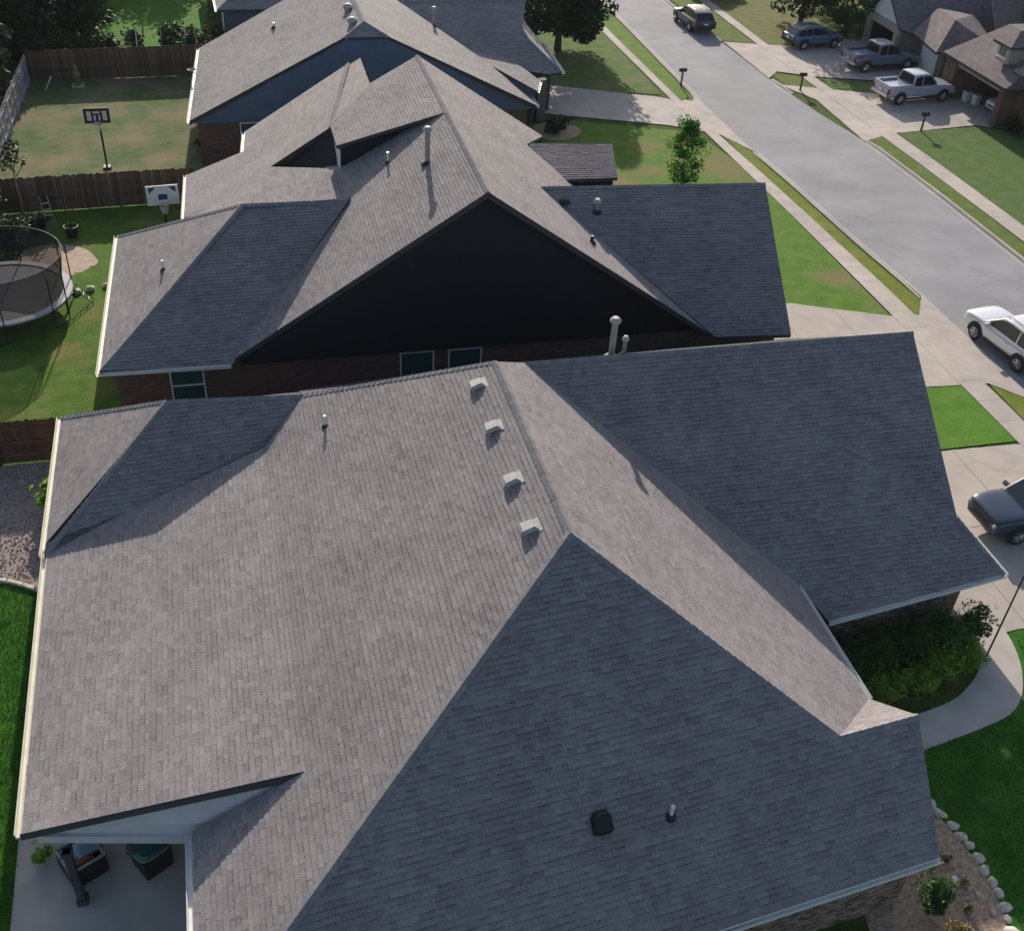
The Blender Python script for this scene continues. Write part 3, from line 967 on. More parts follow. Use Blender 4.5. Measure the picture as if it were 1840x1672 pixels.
ps = MB(); ps.box((-5.32, 16.02, 1.13), (0.17, 0.17, 2.06)); ps.box((-5.32, 16.02, 0.13), (0.25, 0.25, 0.2)); ps.box((-5.32, 16.02, 2.1), (0.24, 0.24, 0.12))
ps.build('porch_post', M_FASC, H1, o1)
lt = MB(); lt.lathe([(0.0, 0.0), (0.1, -0.02), (0.12, -0.22), (0.07, -0.3), (0.0, -0.3)], (-3.93, 15.88, 2.16), 10)
lt.build('porch_lantern', M_FASC, H1, o1)
# soffit/ceiling of the patio
wallpoly('patio_ceiling', [(-6.1, 16.5, 2.44), (-6.1, 25.9, 2.44), (-1.9, 25.9, 2.44), (-1.9, 15.9, 2.44)], M_LILAC, H1, o1, thick=0.03, uv=False)

# roof vents
def box_vent(p, n, up, u):
    """slanted-hood box vent on a slope"""
    p = Vector(p)
    def W(a, b, h): return p + u * a + up * b + n * h
    fl = MB(); fl.add([W(-.24, -.24, .006), (W(.24, -.24, .006)), W(.24, .24, .006), W(-.24, .24, .006), W(-.24, -.24, .02), W(.24, -.24, .02), W(.24, .24, .02), W(-.24, .24, .02)], [(4, 5, 6, 7), (0, 1, 5, 4), (1, 2, 6, 5), (2, 3, 7, 6), (3, 0, 4, 7)])
    base = fl.build('box_vent', M_METAL, roof1, o1)
    hd = MB()
    pts = [(-.19, -.24, .07), (.19, -.24, .07), (.19, .17, .03), (-.19, .17, .03), (-.16, -.21, .19), (.16, -.21, .19), (.14, .10, .15), (-.14, .10, .15)]
    hd.add([W(*q) for q in pts], [(3, 2, 1, 0), (4, 5, 6, 7), (0, 1, 5, 4), (1, 2, 6, 5), (2, 3, 7, 6), (3, 0, 4, 7)])
    hd.build('hood', M_VENT, base, o1)
    th = MB(); th.add([W(a * .14, b * .13, h) for h in (.02, .09) for a, b in ((-1, -1), (1, -1), (1, 1), (-1, 1))], [(0, 1, 5, 4), (1, 2, 6, 5), (2, 3, 7, 6), (3, 0, 4, 7)])
    th.build('throat', M_BLACK, base, o1)
nL, uL, upL = frame_of(slopes1['left'])
for p in ((6.22, 25.55, 7.47), (6.2, 23.45, 7.46), (6.19, 21.15, 7.44), (6.18, 19.28, 7.42)): box_vent(p, nL, upL, uL)
pipe_vent(roof1, o1, (1.89, 27.42, 5.15), 0.42, 0.045)
pipe_vent(roof1, o1, (8.09, 13.09, 3.83), 0.38, 0.05)
pipe_vent(roof1, o1, (11.02, 27.75, 6.6), 1.3, 0.1, M_METAL, cap=True)
pipe_vent(roof1, o1, (11.5, 27.9, 6.55), 0.55, 0.06, M_METAL, cap=True)
nF, uF, upF = frame_of(slopes1['front'])
tv = MB()
cpt = Vector((6.44, 13.15, 3.99))
ring_p = []
for h, s in ((0.0, 1.0), (0.05, 1.0), (0.16, 0.85), (0.2, 0.7)):
    for a, b in ((-.24, -.22), (-.1, -.27), (.12, -.27), (.25, -.2), (.25, .12), (.14, .26), (-.12, .26), (-.24, .14)):
        ring_p.append(cpt + uF * a * s + upF * b * s + nF * h)
ff = []
for r_ in range(3):
    for j in range(8): ff.append((r_ * 8 + j, r_ * 8 + (j + 1) % 8, r_ * 8 + 8 + (j + 1) % 8, r_ * 8 + 8 + j))
ff.append(tuple(range(24, 32)))
tv.add(ring_p, ff)
tv.build('turtle_vent', M_BLACK, roof1, o1)

# ================================================================== second house
H2 = thing('brick_house', 'brick house with steep dark navy gable, second roof from the front', 'house', (8, 42, 0))
o2 = (8, 42, 0)
F2 = (8.57, 35.21, 9.0); B2 = (8.60, 50.12, 9.0); GL = (-0.75, 35.6, 2.7); a2 = (4.39, 41.28, 6.17); S0 = (4.55, 44.49, 6.27); S1 = (7.85, 43.68, 8.5)
GR = (17.84, 34.93, 2.7); gL = (12.13, 40.71, 6.59); Qp = (14.84, 45.16, 4.75); sL = (13.07, 46.8, 5.96); rk2 = (15.15, 51.24, 4.55)
a1 = (0.13, 41.05, 6.3); e0 = (-5.48, 35.52, 2.6); eJ = (-0.87, 35.35, 2.6); e1 = (-5.28, 46.52, 2.6)
G1a = (4.25, 47.04, 7.0); G1b = (5.99, 55.31, 7.0); k0 = (-2.44, 47.22, 2.98); k1 = (-2.37, 53.78, 2.2); k2 = (0.47, 51.7, 4.16); k3 = (0.68, 54.89, 3.88); k4 = (1.38, 46.79, 5.32)
sc_ = (4.22, 44.39, 7.2); sr = (7.77, 43.27, 8.66); sl = (4.2, 46.54, 7.19); svv = (6.31, 49.34, 8.06)
gR = (21.85, 40.04, 6.59); gEr = (21.35, 34.39, 2.59); gEl = (18.11, 34.65, 2.61)
R1 = (8.59, 43.0, 9.0)
def l2z(x): return 9.0 - 0.6765 * (8.58 - x)
slopes2 = {
    'left': [F2, R1, S1, S0, (1.46, 49.5, l2z(1.46)), (0.14, 47.8, l2z(0.14)), (0.13, 43.0, l2z(0.13)), (-0.75, 41.5, 2.7), GL],
    'shed': [R1, B2, svv, sl, sc_, sr],
    'g1_left': [G1a, G1b, k3, k2, k1, k0, (0.14, 46.1, 4.6), k4],
    'g1_right': [G1a, svv, (6.6, 55.2, 7.2), G1b],
    'infill': [k4, S0, (4.3, 41.5, 6.0), (0.25, 42.3, 5.25)],
    'infill_low': [k4, (0.25, 42.3, 5.25), (-2.44, 47.2, 2.95)],
    'hip_near': [a1, e0, eJ, (-0.75, 35.5, 2.66), a2],
    'hip_end': [a1, e1, e0],
    'hip_far': [a2, (4.39, 46.8, 2.5), e1, a1],
    'right': [B2, F2, GR, gL, Qp, sL, rk2],
    'right_low': [gL, GR, (17.84, 45.0, 2.7), Qp],
    'garage': [gL, GR, gEl, gEr, gR],
    'garage_far': [gR, (21.6, 46, 2.6), (15.0, 46, 2.6), gL],
    'porch': [(13.35, 47.6, 5.68), (13.8, 45.0, 4.95), (17.0, 44.9, 5.0), (17.4, 47.2, 5.68)],
    'back': [B2, rk2, (15.1, 52.6, 2.6), (6.3, 52.0, 2.6), svv],
}
for k in ('infill', 'garage', 'hip_near', 'g1_left', 'shed', 'g1_right', 'porch', 'left', 'right'): slopes2[k] = flat(slopes2[k])
deck = MB()
for k, P in slopes2.items(): slab(deck, P, 0.14 if k[:6] != 'infill' else 0.03)
roof2 = deck.build('roof', M_DECK, H2, o2)
mb = MB()
for i, k in enumerate(('left', 'shed', 'g1_left', 'g1_right', 'hip_near', 'hip_end', 'right', 'garage', 'porch', 'right_low', 'infill', 'infill_low')):
    shingles(mb, slopes2[k], None, seed=41 + i, wmin=0.2, wmax=0.5)
mb.build('shingle_field', M_SH, roof2, o2, kind='stuff', tones=True)
caps(roof2, o2, [(F2, R1, 'left', 'right'), (R1, B2, 'shed', 'right'), (e0, a1, 'hip_near', 'hip_end'), (a1, a2, 'hip_near', 'hip_far'), (e1, a1, 'hip_end', 'hip_far'), (gL, gR, 'garage', 'garage_far'), (G1a, G1b, 'g1_left', 'g1_right')], slopes2)
gutter('gutter', (-5.5, 35.45, 2.6), (-5.3, 46.6, 2.6), (-1, 0, 0), M_GUT, roof2, o2)
gutter('gutter', (-5.55, 35.5, 2.6), eJ, (0, -1, 0), M_WHITE, roof2, o2, w=0.05, h=0.09)
gutter('gutter', (-2.46, 47.3, 2.95), (-2.4, 53.8, 2.2), (-1, 0, 0), M_GUT, roof2, o2, w=0.08)
gutter('gutter', (0.45, 51.7, 4.1), (0.66, 54.9, 3.85), (-1, 0, 0), M_GUT, roof2, o2, w=0.1)
# walls
walls_loop('wall', [(-5.0, 35.95), (17.5, 35.55), (17.5, 35.0), (20.9, 34.85), (20.9, 45.5), (15.0, 51.8), (5.0, 54.6), (-2.0, 53.2), (-2.0, 46.0), (-5.0, 46.0)], 0, 2.45, M_BRICK, H2, o2)
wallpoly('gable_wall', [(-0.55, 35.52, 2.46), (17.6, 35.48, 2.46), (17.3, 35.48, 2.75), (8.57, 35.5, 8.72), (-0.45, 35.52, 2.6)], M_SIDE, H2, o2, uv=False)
wallpoly('dormer_wall', [(1.3, 46.86, 4.75), (4.6, 44.75, 5.85), (4.27, 46.95, 6.93)], M_SIDE, H2, o2, thick=0.05, uv=False)
wallpoly('dormer_wall', [(4.62, 44.62, 5.6), (7.85, 43.85, 8.2), (7.8, 43.5, 8.6), (4.3, 44.6, 7.1)], M_SIDE, H2, o2, thick=0.05, uv=False)
wallpoly('dormer_wall', [(4.3, 44.55, 5.6), (4.35, 44.6, 7.1), (4.3, 46.6, 7.1), (4.3, 46.6, 5.6)], M_WHITE, H2, o2, thick=0.05, uv=False)
wallpoly('porch_wall', [(14.0, 45.25, 3.6), (16.9, 45.15, 3.6), (16.9, 45.15, 4.9), (14.0, 45.25, 4.85)], M_SIDE, H2, o2, thick=0.05, uv=False)
wallpoly('porch_wall', [(16.9, 45.15, 2.5), (17.2, 47.1, 2.5), (17.2, 47.1, 5.5), (16.9, 45.15, 4.9)], M_SIDE, H2, o2, thick=0.05, uv=False)
def lap_boards(wall, org, m, left, right, apex_l, apex_r, z0, z1, y, step=0.2):
    """lap siding: one board per course, its lower edge standing proud; outline runs from left/right feet to the top"""
    z = z0
    while z < z1 - 0.05:
        zt_ = min(z + step, z1)
        def xs(zz):
            k = (zz - z0) / (z1 - z0)
            return left + (apex_l - left) * k, right + (apex_r - right) * k
        (a0, b0), (a1_, b1) = xs(z), xs(zt_)
        if b1 - a1_ < 0.1: a1_ = b1 = (a1_ + b1) / 2
        ya = lambda x: y[0] + (y[1] - y[0]) * (x - left) / (right - left)
        P = [(a0, ya(a0) - 0.022, z), (b0, ya(b0) - 0.022, z), (b1, ya(b1) - 0.006, zt_), (a1_, ya(a1_) - 0.006, zt_), (a0, ya(a0) + 0.0, z), (b0, ya(b0) + 0.0, z)]
        obj('siding_board', P, [(0, 1, 2, 3), (0, 4, 5, 1)], m, wall, org=org)
        z += step
gw = [c for c in H2.children if c.name.startswith('gable_wall')][0]
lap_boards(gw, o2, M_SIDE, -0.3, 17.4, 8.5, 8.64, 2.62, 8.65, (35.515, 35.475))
rb = MB()
for a, b in ((F2, GL), (F2, GR)):
    a, b = Vector(a), Vector(b)
    P = [a + Vector((0, -0.02, -0.02)), b + Vector((0, -0.02, -0.02)), b + Vector((0, -0.02, -0.22)), a + Vector((0, -0.02, -0.24))]
    P += [p + Vector((0, 0.05, 0)) for p in P]
    m_ = MB(); m_.add(P, [(0, 1, 2, 3), (7, 6, 5, 4), (0, 4, 5, 1), (1, 5, 6, 2), (2, 6, 7, 3), (3, 7, 4, 0)])
    m_.build('fascia', M_FASC, roof2, o2)
window(H2, o2, (-2.52, 35.9, 1.55), 1.25, 1.5, (0, -1, 0))
window(H2, o2, (6.15, 35.72, 1.55), 1.35, 1.6, (0, -1, 0), mid=False)
window(H2, o2, (8.05, 35.69, 1.55), 1.35, 1.6, (0, -1, 0), mid=False)
pipe_vent(roof2, o2, (7.28, 40.08, 8.1), 1.3, 0.1, M_METAL, cap=True)
pipe_vent(roof2, o2, (6.05, 42.23, 7.27), 0.45, 0.05)
pipe_vent(roof2, o2, (-3.1, 40.18, 4.14), 0.42, 0.05)
pipe_vent(roof2, o2, (14.28, 39.66, 5.9), 0.4, 0.09, M_METAL, cap=True)
pipe_vent(roof2, o2, (13.34, 37.21, 5.76), 0.3, 0.07, M_BLACK)
pipe_vent(roof2, o2, (13.0, 40.1, 6.2), 0.12, 0.1, M_BLACK)

# ================================================================== third house
H3 = thing('brick_house', 'third house in the row with blue siding gable behind the navy gable roof', 'house', (8, 66, 0))
o3 = (8, 66, 0)
ap = (7.62, 61.6, 7.2); L0 = (-2.13, 60.0, 2.6); R0 = (17.49, 60.77, 2.6); jl = (6.42, 60.75, 6.62); jr = (8.85, 60.8, 6.62)
bk = (7.5, 72.6, 7.2); L1 = (-1.4, 71.88, 2.75); R1_ = (17.46, 63.59, 2.6); vl = (11.01, 71.45, 5.58)
slopes3 = {
    'left': [ap, bk, L1, L0, jl],
    'right': [bk, ap, jr, R0, R1_, (17.0, 64.2, 2.85), vl],
    'jerkin': [ap, jl, jr],
    'wing': [vl, (13.5, 68.6, 4.2), (15.8, 66.4, 3.1), (19.6, 66.1, 2.6), (20.6, 66.4, 2.6), (18.5, 69.0, 4.3), (19.35, 71.6, 5.55)],
    'wing_hip': [(18.5, 69.0, 4.3), (20.6, 66.4, 2.6), (20.9, 76.5, 2.6), (19.35, 74.0, 4.3)],
    'wing_far': [vl, (19.35, 71.6, 5.55), (19.8, 77.5, 2.6), (9, 77.5, 2.6)],
    'back': [bk, vl, (9, 77.5, 2.6), (0.2, 73.4, 1.8), L1],
    'entry': [(14.9, 67.6, 3.75), (15.05, 66.7, 3.55), (17.75, 61.9, 3.05), (18.5, 63.9, 2.95), (17.6, 66.6, 3.2)],
}
deck = MB()
for P in slopes3.values(): slab(deck, P, 0.14)
roof3 = deck.build('roof', M_DECK, H3, o3)
sk = MB()
for k in slopes3:
    P = [Vector(p) for p in slopes3[k]]
    n = newell(slopes3[k])
    if n.z < 0: P.reverse(); n = -n
    top = [p + n * 0.012 for p in P]
    F = []
    for t in tessellate_polygon([top]):
        a, b, c = (top[i] for i in t)
        F.append(tuple(t) if (b - a).cross(c - a).dot(n) > 0 else tuple(t[::-1]))
    sk.add(top, F)
o = sk.build('shingle_field', M_SHF, roof3, o3, kind='stuff'); set_uv(o)
caps(roof3, o3, [(ap, bk, 'left', 'right'), (jl, ap, 'left', 'jerkin'), (jr, ap, 'jerkin', 'right'), (vl, (19.35, 71.6, 5.55), 'wing', 'wing_far'), ((20.6, 66.4, 2.6), (18.5, 69.0, 4.3), 'wing', 'wing_hip')], slopes3, w=0.18)
walls_loop('wall', [(-1.7, 60.35), (17.0, 61.1), (17.0, 66.6), (20.0, 66.8), (20.0, 75), (9.0, 75.0), (0.6, 71.6), (-1.1, 71.4)], 0, 2.5, M_BRICK, H3, o3)
wallpoly('gable_wall', [(-1.85, 60.22, 2.35), (17.2, 60.95, 2.35), (17.1, 60.95, 2.6), (8.8, 60.72, 6.5), (6.45, 60.7, 6.5), (-1.8, 60.22, 2.6)], M_SIDEB, H3, o3, uv=False)
lap_boards([c for c in H3.children if c.name.startswith('gable_wall')][0], o3, M_SIDEB, -1.7, 17.0, 6.45, 8.8, 2.6, 6.5, (60.215, 60.94))
wallpoly('entry_wall', [(15.6, 66.0, 1.0), (17.6, 62.2, 1.0), (17.65, 62.1, 2.9), (15.2, 66.5, 3.4)], M_SIDEB, H3, o3, thick=0.05, uv=False)
pb = MB(); pb.box((19.0, 65.3, 1.3), (0.5, 0.5, 2.6)); pb.build('porch_post', M_BRICK, H3, o3)
set_uv(bpy.data.objects[H3.children[-1].name], 'wall')
for a, b in ((L0, jl), (R0, jr)):
    a, b = Vector(a), Vector(b)
    P = [a + Vector((0, -0.02, 0)), b + Vector((0, -0.02, 0)), b + Vector((0, -0.02, -0.25)), a + Vector((0, -0.02, -0.22))]
    P += [p + Vector((0, 0.05, 0)) for p in P]
    m_ = MB(); m_.add(P, [(0, 1, 2, 3), (7, 6, 5, 4), (0, 4, 5, 1), (1, 5, 6, 2), (2, 6, 7, 3), (3, 7, 4, 0)])
    m_.build('fascia', M_FASC, roof3, o3)
gutter('gutter', L0, L1, (-1, 0, 0), M_GUT, roof3, o3, w=0.12)
gutter('gutter', R0, R1_, (1, 0, 0), M_WHITE, roof3, o3, w=0.12)
gutter('gutter', (17.8, 61.9, 3.05), (18.5, 63.9, 2.95), (1, 0, 0), M_WHITE, roof3, o3, w=0.1)
gutter('gutter', (20.62, 66.4, 2.6), (20.9, 72.5, 2.6), (1, 0, 0), M_WHITE, roof3, o3, w=0.14)
window(H3, o3, (1.2, 60.42, 1.6), 1.4, 1.4, (0.04, -1, 0), mid=True)
for p in ((7.1, 64.6, 7.0), (7.05, 62.2, 6.95)):
    m_ = MB(); m_.lathe([(0.0, 0.34), (0.12, 0.33), (0.26, 0.25), (0.3, 0.14), (0.22, 0.08), (0.2, -0.05)], p, 14)
    m_.build('turbine_vent', M_VENT, roof3, o3)
pipe_vent(roof3, o3, (12.9, 69.2, 4.7), 1.0, 0.1, M_METAL, cap=True)
pipe_vent(roof3, o3, (3.1, 68.2, 5.0), 0.3, 0.07)
# dish on the eave
dm = MB(); dm.lathe([(0.0, 0.0), (0.12, 0.02), (0.22, 0.07), (0.27, 0.11)], (-1.85, 66.6, 3.1), 14)
dish = dm.build('satellite_dish', M_VENT, roof3, o3)
dm = MB(); dm.tube([(-1.5, 66.6, 2.8), (-1.85, 66.6, 3.1)], 0.025, 6); dm.build('dish_arm', M_METAL, dish, o3)

# ================================================================== fourth house (top edge, left)
H4 = thing('house', 'house corner with pale roof and blue wall at the top edge of the photo', 'house', (6, 84, 0))
o4 = (6, 84, 0)
P4 = {'left': [(-0.1, 80.2, 2.7), (4.6, 84.5, 5.6), (4.6, 92, 5.6), (-0.6, 96, 2.7)], 'near': [(-0.1, 80.2, 2.7), (14, 80.6, 2.7), (9, 84.6, 5.6), (4.6, 84.5, 5.6)], 'right': [(14, 80.6, 2.7), (14, 96, 2.7), (4.6, 92, 5.6), (9, 84.6, 5.6)]}
deck = MB()
for P in P4.values(): slab(deck, P, 0.14)
roof4 = deck.build('roof', M_DECK, H4, o4)
sk = MB()
for P in P4.values():
    n = newell(P); Q = [Vector(p) for p in P]
    if n.z < 0: Q.reverse(); n = -n
    sk.add([p + n * 0.012 for p in Q], [(0, 1, 2, 3)])
o = sk.build('shingle_field', M_SHF, roof4, o4, kind='stuff'); set_uv(o)
walls_loop('wall', [(0.5, 81.0), (13.4, 81.2), (13.4, 95), (0.3, 95)], 0, 2.6, M_SIDEB, H4, o4)
gutter('gutter', (-0.1, 80.2, 2.7), (-0.6, 96, 2.7), (-1, 0, 0), M_WHITE, roof4, o4, w=0.12)
m_ = MB(); m_.box((0.25, 80.75, 1.3), (0.12, 0.12, 2.6)); m_.build('porch_post', M_WHITE, H4, o4)

# ================================================================== houses across the street
def far_roof(parent, org, polys, m):
    deck = MB()
    for P in polys: slab(deck, P, 0.16)
    roof = deck.build('roof', M_FASC, parent, org)
    sk = MB()
    for P in polys:
        n = newell(P); Q = [Vector(p) for p in P]
        if n.z < 0: Q.reverse(); n = -n
        top = [p + n * 0.012 for p in Q]
        F = []
        for t in tessellate_polygon([top]):
            a, b, c = (top[i] for i in t)
            F.append(tuple(t) if (b - a).cross(c - a).dot(n) > 0 else tuple(t[::-1]))
        sk.add(top, F)
    o = sk.build('shingle_field', m, roof, org, kind='stuff'); set_uv(o)
    return roof

# far one: gable to the street with open garage, hip wing to its right
H5 = thing('brick_house', 'house across the street with white gable above a dark open garage', 'house', (54, 75, 0))
o5 = (54, 75, 0)
r5 = far_roof(H5, o5, [
    [(48.9, 79.8, 2.5), (48.9, 77.25, 4.75), (64, 77.25, 4.75), (64, 79.9, 2.5)],
    [(48.9, 77.25, 4.75), (49.0, 74.6, 2.5), (50.6, 73.9, 2.0), (64, 73.9, 2.0), (64, 77.25, 4.75)],
    [(49.8, 74.0, 2.4), (49.2, 69.6, 2.3), (51.0, 71.0, 4.1), (51.8, 74.6, 3.9)],
    [(49.2, 69.6, 2.3), (54.4, 69.8, 2.3), (51.0, 71.0, 4.1)],
    [(54.4, 69.8, 2.3), (55, 74.6, 3.4), (51.8, 74.6, 3.9), (51.0, 71.0, 4.1)],
    [(54.4, 69.8, 2.3), (66, 70.4, 2.3), (66, 74.6, 5.2), (56, 74.6, 4.9)],
], M_SHB)
wallpoly('gable_wall', [(49.3, 79.5, 2.5), (49.3, 77.25, 4.5), (49.3, 75.0, 2.5)][::-1], M_WHITE, H5, o5, uv=False)
m_ = MB(); m_.box((49.3, 77.25, 2.22), (0.3, 5.0, 0.5)); m_.build('garage_header', mat('trim_tan', (0.42, 0.35, 0.3), 0.7), H5, o5)
walls_loop('wall', [(49.4, 75.0), (50.7, 74.0), (50.3, 70.1), (54, 70.2), (63, 72), (63, 79.4), (55, 79.4), (55, 75.0)], 0, 2.25, M_BRICKT, H5, o5)
for y in (75.15, 79.3):
    m_ = MB(); m_.box((49.35, y, 0.99), (0.4, 0.45, 1.96)); p_ = m_.build('pillar', MATS['trim_tan'], H5, o5)
wallpoly('garage_back', [(54.9, 79.3, 0.02), (54.9, 75.1, 0.02), (54.9, 75.1, 2.2), (54.9, 79.3, 2.2)], mat('garage_inside', (0.06, 0.055, 0.05), 0.9), H5, o5, uv=False)
wallpoly('garage_side', [(49.4, 79.3, 0.02), (54.9, 79.3, 0.02), (54.9, 79.3, 2.2), (49.4, 79.3, 2.2)], MATS['garage_inside'], H5, o5, uv=False)
wallpoly('garage_door', [(50.6, 73.4, 0.05), (50.3, 70.9, 0.05), (50.3, 70.9, 2.05), (50.6, 73.4, 2.05)], M_WHITE, H5, o5, uv=False)

H6 = thing('brick_house', 'red brick house across the street with hooded dormer and open two-car garage', 'house', (56, 63, 0))
o6 = (56, 63, 0)
r6 = far_roof(H6, o6, [
    [(49.0, 68.55, 2.7), (48.95, 60.95, 2.7), (52.4, 61.3, 4.9), (52.6, 67.2, 4.9)],
    [(49.0, 68.55, 2.7), (52.6, 67.2, 4.9), (66, 67.2, 4.9), (66, 69, 2.7)],
    [(48.95, 60.95, 2.7), (51.0, 60.6, 2.7), (53.5, 61.0, 4.9), (52.4, 61.3, 4.9)],
    [(52.4, 61.3, 4.9), (53.5, 61.0, 4.9), (66, 60.8, 4.9), (66, 67.2, 4.9), (52.6, 67.2, 4.9)],
], M_SHB)
gutter('gutter', (49.0, 68.55, 2.68), (48.95, 60.95, 2.68), (-1, 0, 0), M_FASC, r6, o6)
m_ = MB(); m_.add([(49.35, 68.2, 2.2), (49.3, 61.4, 2.2), (49.3, 61.4, 2.62), (49.35, 68.2, 2.62), (49.6, 68.2, 2.2), (49.55, 61.4, 2.2), (49.55, 61.4, 2.62), (49.6, 68.2, 2.62)], [(0, 1, 2, 3)[::-1], (7, 6, 5, 4)[::-1], (3, 2, 6, 7), (0, 4, 5, 1), (0, 3, 7, 4), (1, 5, 6, 2)])
m_.build('garage_header', MATS['trim_tan'], H6, o6)
walls_loop('wall', [(49.4, 66.9), (49.4, 68.2), (65, 68.4), (65, 58), (50.3, 58.0), (50.3, 61.2), (49.4, 61.3), (49.4, 61.8), (55.5, 62), (55.5, 66.9)][::-1], 0, 2.6, M_BRICK, H6, o6)
wallpoly('garage_back', [(55.4, 66.9, 0.02), (55.4, 61.9, 0.02), (55.4, 61.9, 2.5), (55.4, 66.9, 2.5)], MATS['garage_inside'], H6, o6, uv=False)
for y, w in ((61.55, 0.55), (67.6, 1.3)):
    m_ = MB(); m_.box((49.5, y, 1.3), (0.55, w, 2.58)); p_ = m_.build('pillar', M_BRICK, H6, o6); set_uv(p_, 'wall')
wallpoly('front_wall', [(50.25, 58.2, 0.0), (50.25, 61.1, 0.0), (50.25, 61.1, 3.4), (50.25, 58.2, 3.4)][::-1], M_BRICK, H6, o6)
# dormer: a small box with its own hipped roof and window
d6 = MB(); d6.box((50.6, 63.35, 4.3), (1.6, 1.35, 1.25)); d6.build('dormer', MATS['trim_tan'], H6, o6)
far_roof(H6, o6, [[(49.5, 64.35, 4.85), (49.5, 62.35, 4.85), (50.6, 63.35, 5.6)], [(49.5, 62.35, 4.85), (53.2, 62.35, 4.85), (52.6, 63.35, 5.6), (50.6, 63.35, 5.6)], [(49.5, 64.35, 4.85), (50.6, 63.35, 5.6), (52.6, 63.35, 5.6), (53.2, 64.35, 4.85)]], M_SHB).name = 'dormer_roof'
window(H6, o6, (49.79, 63.35, 4.35), 0.95, 0.75, (-1, 0, 0), mid=False)
far_roof(H6, o6, [[(49.3, 61.3, 3.75), (49.3, 58.3, 3.75), (51.0, 58.3, 5.2), (51.0, 60.0, 5.2)], [(49.3, 61.3, 3.75), (51.0, 60.0, 5.2), (56, 60.0, 5.2), (56, 61.4, 3.75)]], M_SHB).name = 'entry_roof'

# ================================================================== fences
def fence(name, label, a, b, h, m, rails=False, board=0.14, side=1, group=None, post_step=2.4):
    """board fence from a to b; rails and posts on the chosen side"""
    a, b = Vector((*a, 0)), Vector((*b, 0))
    L = (b - a).length
    d = (b - a).normalized()
    nrm = Vector((-d.y, d.x, 0)) * side
    rz = math.atan2(d.y, d.x)
    root = thing(name, label, 'fence', a, rz)
    mesh = {}
    rg = random.Random(int(abs(a.x * 31 + a.y * 17)))
    n = int(L / (board + 0.001))
    me_l = []
    for k in range(4):
        mbk = MB()
        w = board * (0.96 + 0.03 * k)
        hh = h * (0.985 + 0.01 * k)
        P = [(-w / 2, -0.009, 0.03), (w / 2, -0.009, 0.03), (w / 2, 0.009, 0.03), (-w / 2, 0.009, 0.03), (-w / 2, -0.009, hh - 0.05), (w / 2, -0.009, hh - 0.05), (w / 2, 0.009, hh - 0.05), (-w / 2, 0.009, hh - 0.05), (-w / 2 + 0.03, -0.009, hh), (w / 2 - 0.03, -0.009, hh), (w / 2 - 0.03, 0.009, hh), (-w / 2 + 0.03, 0.009, hh)]
        mbk.add(P, [(3, 2, 1, 0), (0, 1, 5, 4), (1, 2, 6, 5), (2, 3, 7, 6), (3, 0, 4, 7), (4, 5, 9, 8), (5, 6, 10, 9), (6, 7, 11, 10), (7, 4, 8, 11), (8, 9, 10, 11)])
        me = bpy.data.meshes.new('plank'); me.from_pydata(mbk.v, [], mbk.f); me.materials.append(m); me_l.append(me)
    for i in range(n):
        o = bpy.data.objects.new('plank', rg.choice(me_l))
        C.objects.link(o); o.parent = root
        o.location = ((i + 0.5) * (board + 0.001), rg.uniform(-0.008, 0.008), rg.uniform(-0.015, 0.01))
        o.rotation_euler = (rg.uniform(-0.01, 0.01), rg.uniform(-0.004, 0.004), 0)
    s = side
    for z in (0.35, h * 0.5, h - 0.3):
        r_ = MB(); r_.box((L / 2, s * 0.045, z), (L, 0.045, 0.09)); r_.build('rail', m, root)
    k = 0
    while k * post_step <= L + 0.01:
        p = MB(); p.box((min(L, k * post_step), s * 0.115, h / 2 - 0.02), (0.09, 0.09, h)); p.build('fence_post', m, root); k += 1
    return root
fence('wooden_fence', 'dark brown board fence behind the trampoline yard', (-13.0, 55.0), (-2.0, 55.6), 1.85, M_WOOD)
fence('wooden_fence', 'dark brown board fence along the back of the dry yard', (-12.0, 74.6), (-1.0, 75.3), 1.95, M_WOOD)
fence('wooden_fence', 'reddish fence with rails showing beside the gravel bed', (-14.0, 34.12), (-6.9, 34.12), 1.8, M_WOODR, side=-1)
fence('wooden_fence', 'weathered pale grey fence running away at the left edge', (-12.6, 56.5), (-12.05, 74.4), 1.85, M_WOODG, side=-1)

# ================================================================== vegetation
def leaf_cloud(mb, c, r, n, size, rg, flat=1.0, tone0=0.5, shell=0.55):
    c = Vector(c)
    for _ in range(n):
        while True:
            p = Vector((rg.uniform(-1, 1), rg.uniform(-1, 1), rg.uniform(-1, 1)))
            if p.length <= 1: break
        if rg.random() < shell and p.length > 0.05: p = p.normalized() * rg.uniform(0.7, 1.0)
        q = c + Vector((p.x * r[0], p.y * r[1], p.z * r[2]))
        a = Vector((rg.gauss(0, 1), rg.gauss(0, 1), rg.gauss(0, 0.6))).normalized()
        b = a.cross(Vector((rg.gauss(0, 1), rg.gauss(0, 1), rg.gauss(0, 1)))).normalized()
        s = size * rg.uniform(0.6, 1.3)
        t = min(1, max(0, rg.gauss(tone0, 0.2)))
        mb.add([q - a * s * 0.5, q + b * s * 0.3, q + a * s * 0.55, q - b * s * 0.3], [(0, 1, 2, 3)], t)

